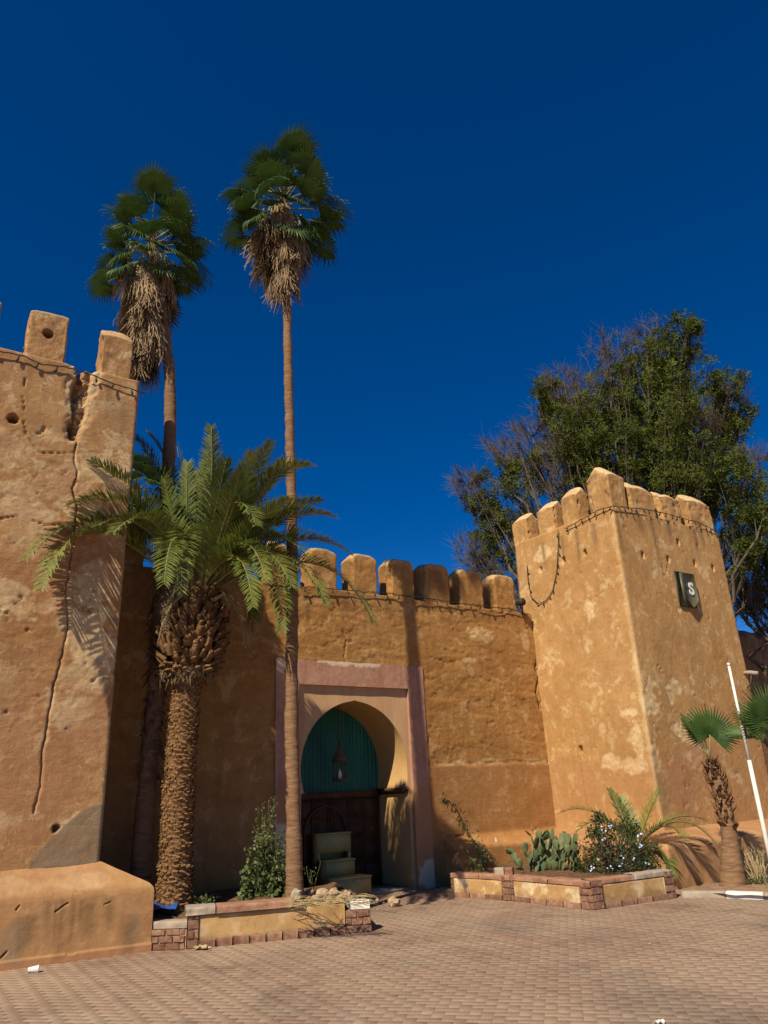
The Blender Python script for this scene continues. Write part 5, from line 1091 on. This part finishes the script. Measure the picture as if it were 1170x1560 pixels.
def lantern():
    L = -.42; a, _ = gpx(517, 1150, L); z0, zc, zt = gpx(517, 1190, L)[1], gpx(517, 1160, L)[1], gpx(517, 1128, L)[1]; T = empty('hanging_lantern', gp(a, L, zt), 'rusty iron cage lantern hanging inside the horseshoe arch', 'lantern'); w_ = .13
    mb = MB(); mb.tube([gp(a, L, zt), gp(a, L, 3.1)], .008, 5); mb.build('chain', MT['iron'], T)
    mb = MB(); mb.tube([gp(a, L, z) for z in (zc+.0, zc+.05, zc+.16, zc+.2, zt)], [w_, w_*.95, w_*.5, .03, .018], 8); mb.build('cap', MT['iron'], T)
    for k in range(8): th = k*math.pi/4; o = GD*math.cos(th)*w_*.9+GN*math.sin(th)*w_*.9; mb = MB(); mb.tube([gp(a, L, zc)+o, gp(a, L, z0+.03)+o], .007, 4); mb.build('bar', MT['iron'], T)
    mb = MB(); mb.tube([gp(a, L, z0+.04), gp(a, L, z0+.015), gp(a, L, z0-.01)], [w_, w_*1.0, .05], 8); mb.build('base_ring', MT['iron'], T)
    mb = MB(); mb.tube([gp(a, L, z0+.03), gp(a, L, z0+.12), gp(a, L, z0+.2)], [.03, .035, .01], 8); mb.build('lamp_bulb', MT['litter'], T)
lantern()
def crate(label, L, px0, px1, dep, slot):
    a0, z1 = gpx(*px0, L); a1, z0 = gpx(*px1, L); c = gp((a0+a1)/2, L-dep/2, max(z0, 0)); T = empty('cream_box', c, label, 'box', 'cream painted boxes stacked before the gate'); w_ = a1-a0; h = z1-z0; zc = (z0+z1)/2; ac = (a0+a1)/2; t = .022
    def bx(n, da, dl, dz, sa, sl, sz): mb = MB(); mb.box(gp(ac+da, L+dl, zc+dz), GD, GN, Z3, sa, sl, sz); mb.build(n, MT['yellowbox'], T)
    fh = h*(.62 if slot else .98); bx('front_board', 0, -t/2, h/2-fh/2-.004, w_, t, fh); bx('side_board', -w_/2+t/2, -dep/2-t/2-.002, 0, t, dep-t, h*.99); bx('side_board', w_/2-t/2, -dep/2-t/2-.002, 0, t, dep-t, h*.99); bx('back_board', 0, -dep+t/2-.03, 0, w_-2*t-.004, t, h*.97); bx('lid', 0, -dep/2, h/2+t/2, w_+.03, dep+.03, t)
    if slot: bx('leg', -w_/2+.03, -t/2-.001, -h/2+(h-fh)/2-.003, .05, t, h-fh-.004); bx('leg', w_/2-.03, -t/2-.001, -h/2+(h-fh)/2-.003, .05, t, h-fh-.004)
crate('yellow-cream low box with rounded pale lid, frontmost before the timber gate', .05, (510, 1342), (566, 1366), .38, False)
crate('cream open-bottomed box set behind the frontmost box before the timber gate', -.36, (497, 1314), (541, 1345), .3, True)
crate('cream box leaning against the timber gate behind the other boxes', -.7, (483, 1273), (535, 1312), .2, True)
for a_, L_, z_, sd, lb in ((-2.0, -.36, .0, 1, 'dark timber plinth block under the open-bottomed cream box'),):
    aa0, zz = gpx(497, 1345, -.36); aa1 = gpx(541, 1345, -.36)[0]; mb = MB(); mb.box(gp((aa0+aa1)/2, -.53, zz/2+.018), GD, GN, Z3, aa1-aa0-.04, .26, max(.06, zz-.042)); tag(mb.build('support_block', MT['wood']), lb, 'block')
aa0, zz = gpx(483, 1312, -.7); aa1 = gpx(535, 1312, -.7)[0]; mb = MB(); mb.box(gp((aa0+aa1)/2, -.81, zz/2+.018), GD, GN, Z3, aa1-aa0-.04, .16, max(.06, zz-.042)); tag(mb.build('support_block', MT['wood']), 'dark timber block under the cream box that leans on the gate', 'block')
def rock(name, mat, p, s, label, cat, seed, flat=.75, group=None):
    rng = np.random.default_rng(seed); bm = bmesh.new(); bmesh.ops.create_icosphere(bm, subdivisions=2, radius=1); V = np.array([v.co for v in bm.verts]); k = fbm(V*1.6+seed*1.37, 3)*.75+fbm(V*5+seed, 3)*.2; V = V*(1+k)[:, None]*np.array([1, .85, flat])*s
    V = V-np.array([0, 0, V[:, 2].min()*.9])
    for v, c in zip(bm.verts, V): v.co = Vector(c)
    me = bpy.data.meshes.new(name); bm.to_mesh(me); bm.free(); me.materials.append(mat); o = bpy.data.objects.new(name, me); COL.objects.link(o); o.location = Vector(p)+Vector((0, 0, -.01)); o.rotation_euler = (0, 0, rng.uniform(0, 6)); return tag(o, label, cat, group)
rock('stone', MT['rubble'], on_z(601, 1381), .1, 'rounded pinkish stone lying on the paving in front of the gate', 'stone', 3)
for i, (u, v, s) in enumerate(((472, 1368, .08), (490, 1366, .09), (508, 1368, .085), (482, 1373, .06), (528, 1368, .07), (462, 1370, .06), (502, 1374, .055), (518, 1372, .06))):
    p = on_z(u, v, .33); rock('rubble_stone', MT['rubble'], p, s, 'rough rubble stone heaped in the end of the long planter before the gate', 'stone', 40+i, .7, 'rubble heap in the long planter')
for i, (u, v, s) in enumerate(((575, 1373, .035), (590, 1388, .02), (583, 1377, .03), (556, 1377, .05), (610, 1372, .025))): rock('stone', MT['rubble'], on_z(u, v), s, 'small loose stone on the paving beside the brick end pier', 'stone', 60+i, .7, 'loose stones near the end pier')
rock('grey_stone', MT['concrete'], on_z(452, 1374, .4), .075, 'grey pointed stone at the end of the red coping', 'stone', 71, 1.1)
def straw():
    rng = np.random.default_rng(46); mb = MB(); b = on_z(510, 1372, .42)
    for i in range(150):
        c = b+np.array([rng.uniform(-.5, .45), rng.uniform(-.12, .12), rng.uniform(-.06, .04)]); a = rng.normal(0, .5); dv = np.array([math.cos(a), math.sin(a), rng.normal(0, .12)]); L = rng.uniform(.08, .3); mb.tube([c-dv*L/2, c+Z3*rng.uniform(0, .03), c+dv*L/2], .0035, 3)
    mb.tube([b+np.array([.12*math.cos(t), -.12, .02+.1*math.sin(t)]) for t in np.linspace(0, math.pi, 12)], .006, 4)
    tag(mb.build('dry_straw', MT['straw']), 'heap of dry straw and stalks on the rubble in the long planter', 'straw', kind='stuff')
straw()
def tarp():
    b = on_z(246, 1396, .3); mb = MB(); K = 14; V = []
    for i in range(K+1):
        for j in range(K+1): x = (i/K-.5)*.5; y = (j/K)*.55; V.append(b+np.array([x-.1, y-.05, .02+.26*(1-j/K)*.2+.16*math.exp(-((x-.0)**2)*9)*(j/K)+.03*float(vnoise(np.array([x*9, y*9, 2.])))]))
    V = np.array(V); n = len(V); F = [(i*(K+1)+j, (i+1)*(K+1)+j, (i+1)*(K+1)+j+1, i*(K+1)+j+1) for i in range(K) for j in range(K)]; mb.add(V, F); mb.add(V-Z3*.01, [f[::-1] for f in F]); tag(mb.build('blue_tarp', MT['blue'], None, True), 'crumpled blue plastic sheet tucked behind the plinth beside the stout date palm', 'tarp')
tarp()
def cup(p, az, label):
    T = empty('paper_cup', p, label, 'cup'); d = np.array([math.cos(az), math.sin(az), 0]); c = p+Z3*.03; mb = MB(); mb.tube([c-d*.05, c+d*.05], [.024, .036], 14, False); mb.build('wall', MT['litter'], T, True); mb = MB(); mb.tube([c-d*.044, c-d*.040], [.023, .023], 14); mb.build('bottom', MT['litter'], T); mb = MB(); mb.tube([c+d*.047, c+d*.053], [.038, .038], 14, False); mb.build('rim', MT['litter'], T)
cup(on_z(50, 1482), .35, 'white paper cup lying on the paving at the foot of the plinth')
def paper(p, s, seed, label, mat='litter', group=None):
    rng = np.random.default_rng(seed); K = 6; V = []
    for i in range(K+1):
        for j in range(K+1): x, y = (i/K-.5)*s, (j/K-.5)*s*.7; V.append(p+np.array([x, y, .012+s*.16*(1+float(vnoise(np.array([x*9/s, y*9/s, seed*1.7]))))]))
    V = np.array(V); F = [(i*(K+1)+j, (i+1)*(K+1)+j, (i+1)*(K+1)+j+1, i*(K+1)+j+1) for i in range(K) for j in range(K)]; mb = MB(); mb.add(V, F); mb.add(V-Z3*.006, [f[::-1] for f in F]); tag(mb.build('litter_scrap', MT[mat], None), label, 'litter', group)
paper(on_z(306, 1447), .15, 1, 'crumpled cream paper beside the brick pier of the long planter', 'straw'); paper(on_z(318, 1446), .05, 4, 'small white scrap beside the crumpled cream paper')
for i, (u, v, s) in enumerate(((465, 1429, .022), (575, 1387, .028), (990, 1439, .014), (820, 1521, .013), (590, 1500, .012), (1066, 1520, .01))): paper(on_z(u, v), s, 10+i, 'tiny white scrap of litter on the brick paving', 'litter', 'tiny litter scraps on the paving')
paper(on_z(1006, 1561), .07, 30, 'white crumpled paper on the open brick paving'); paper(on_z(543, 1341, .3)+Z3*.0, .01, 31, 'tiny pale fleck near the boxes') if False else None
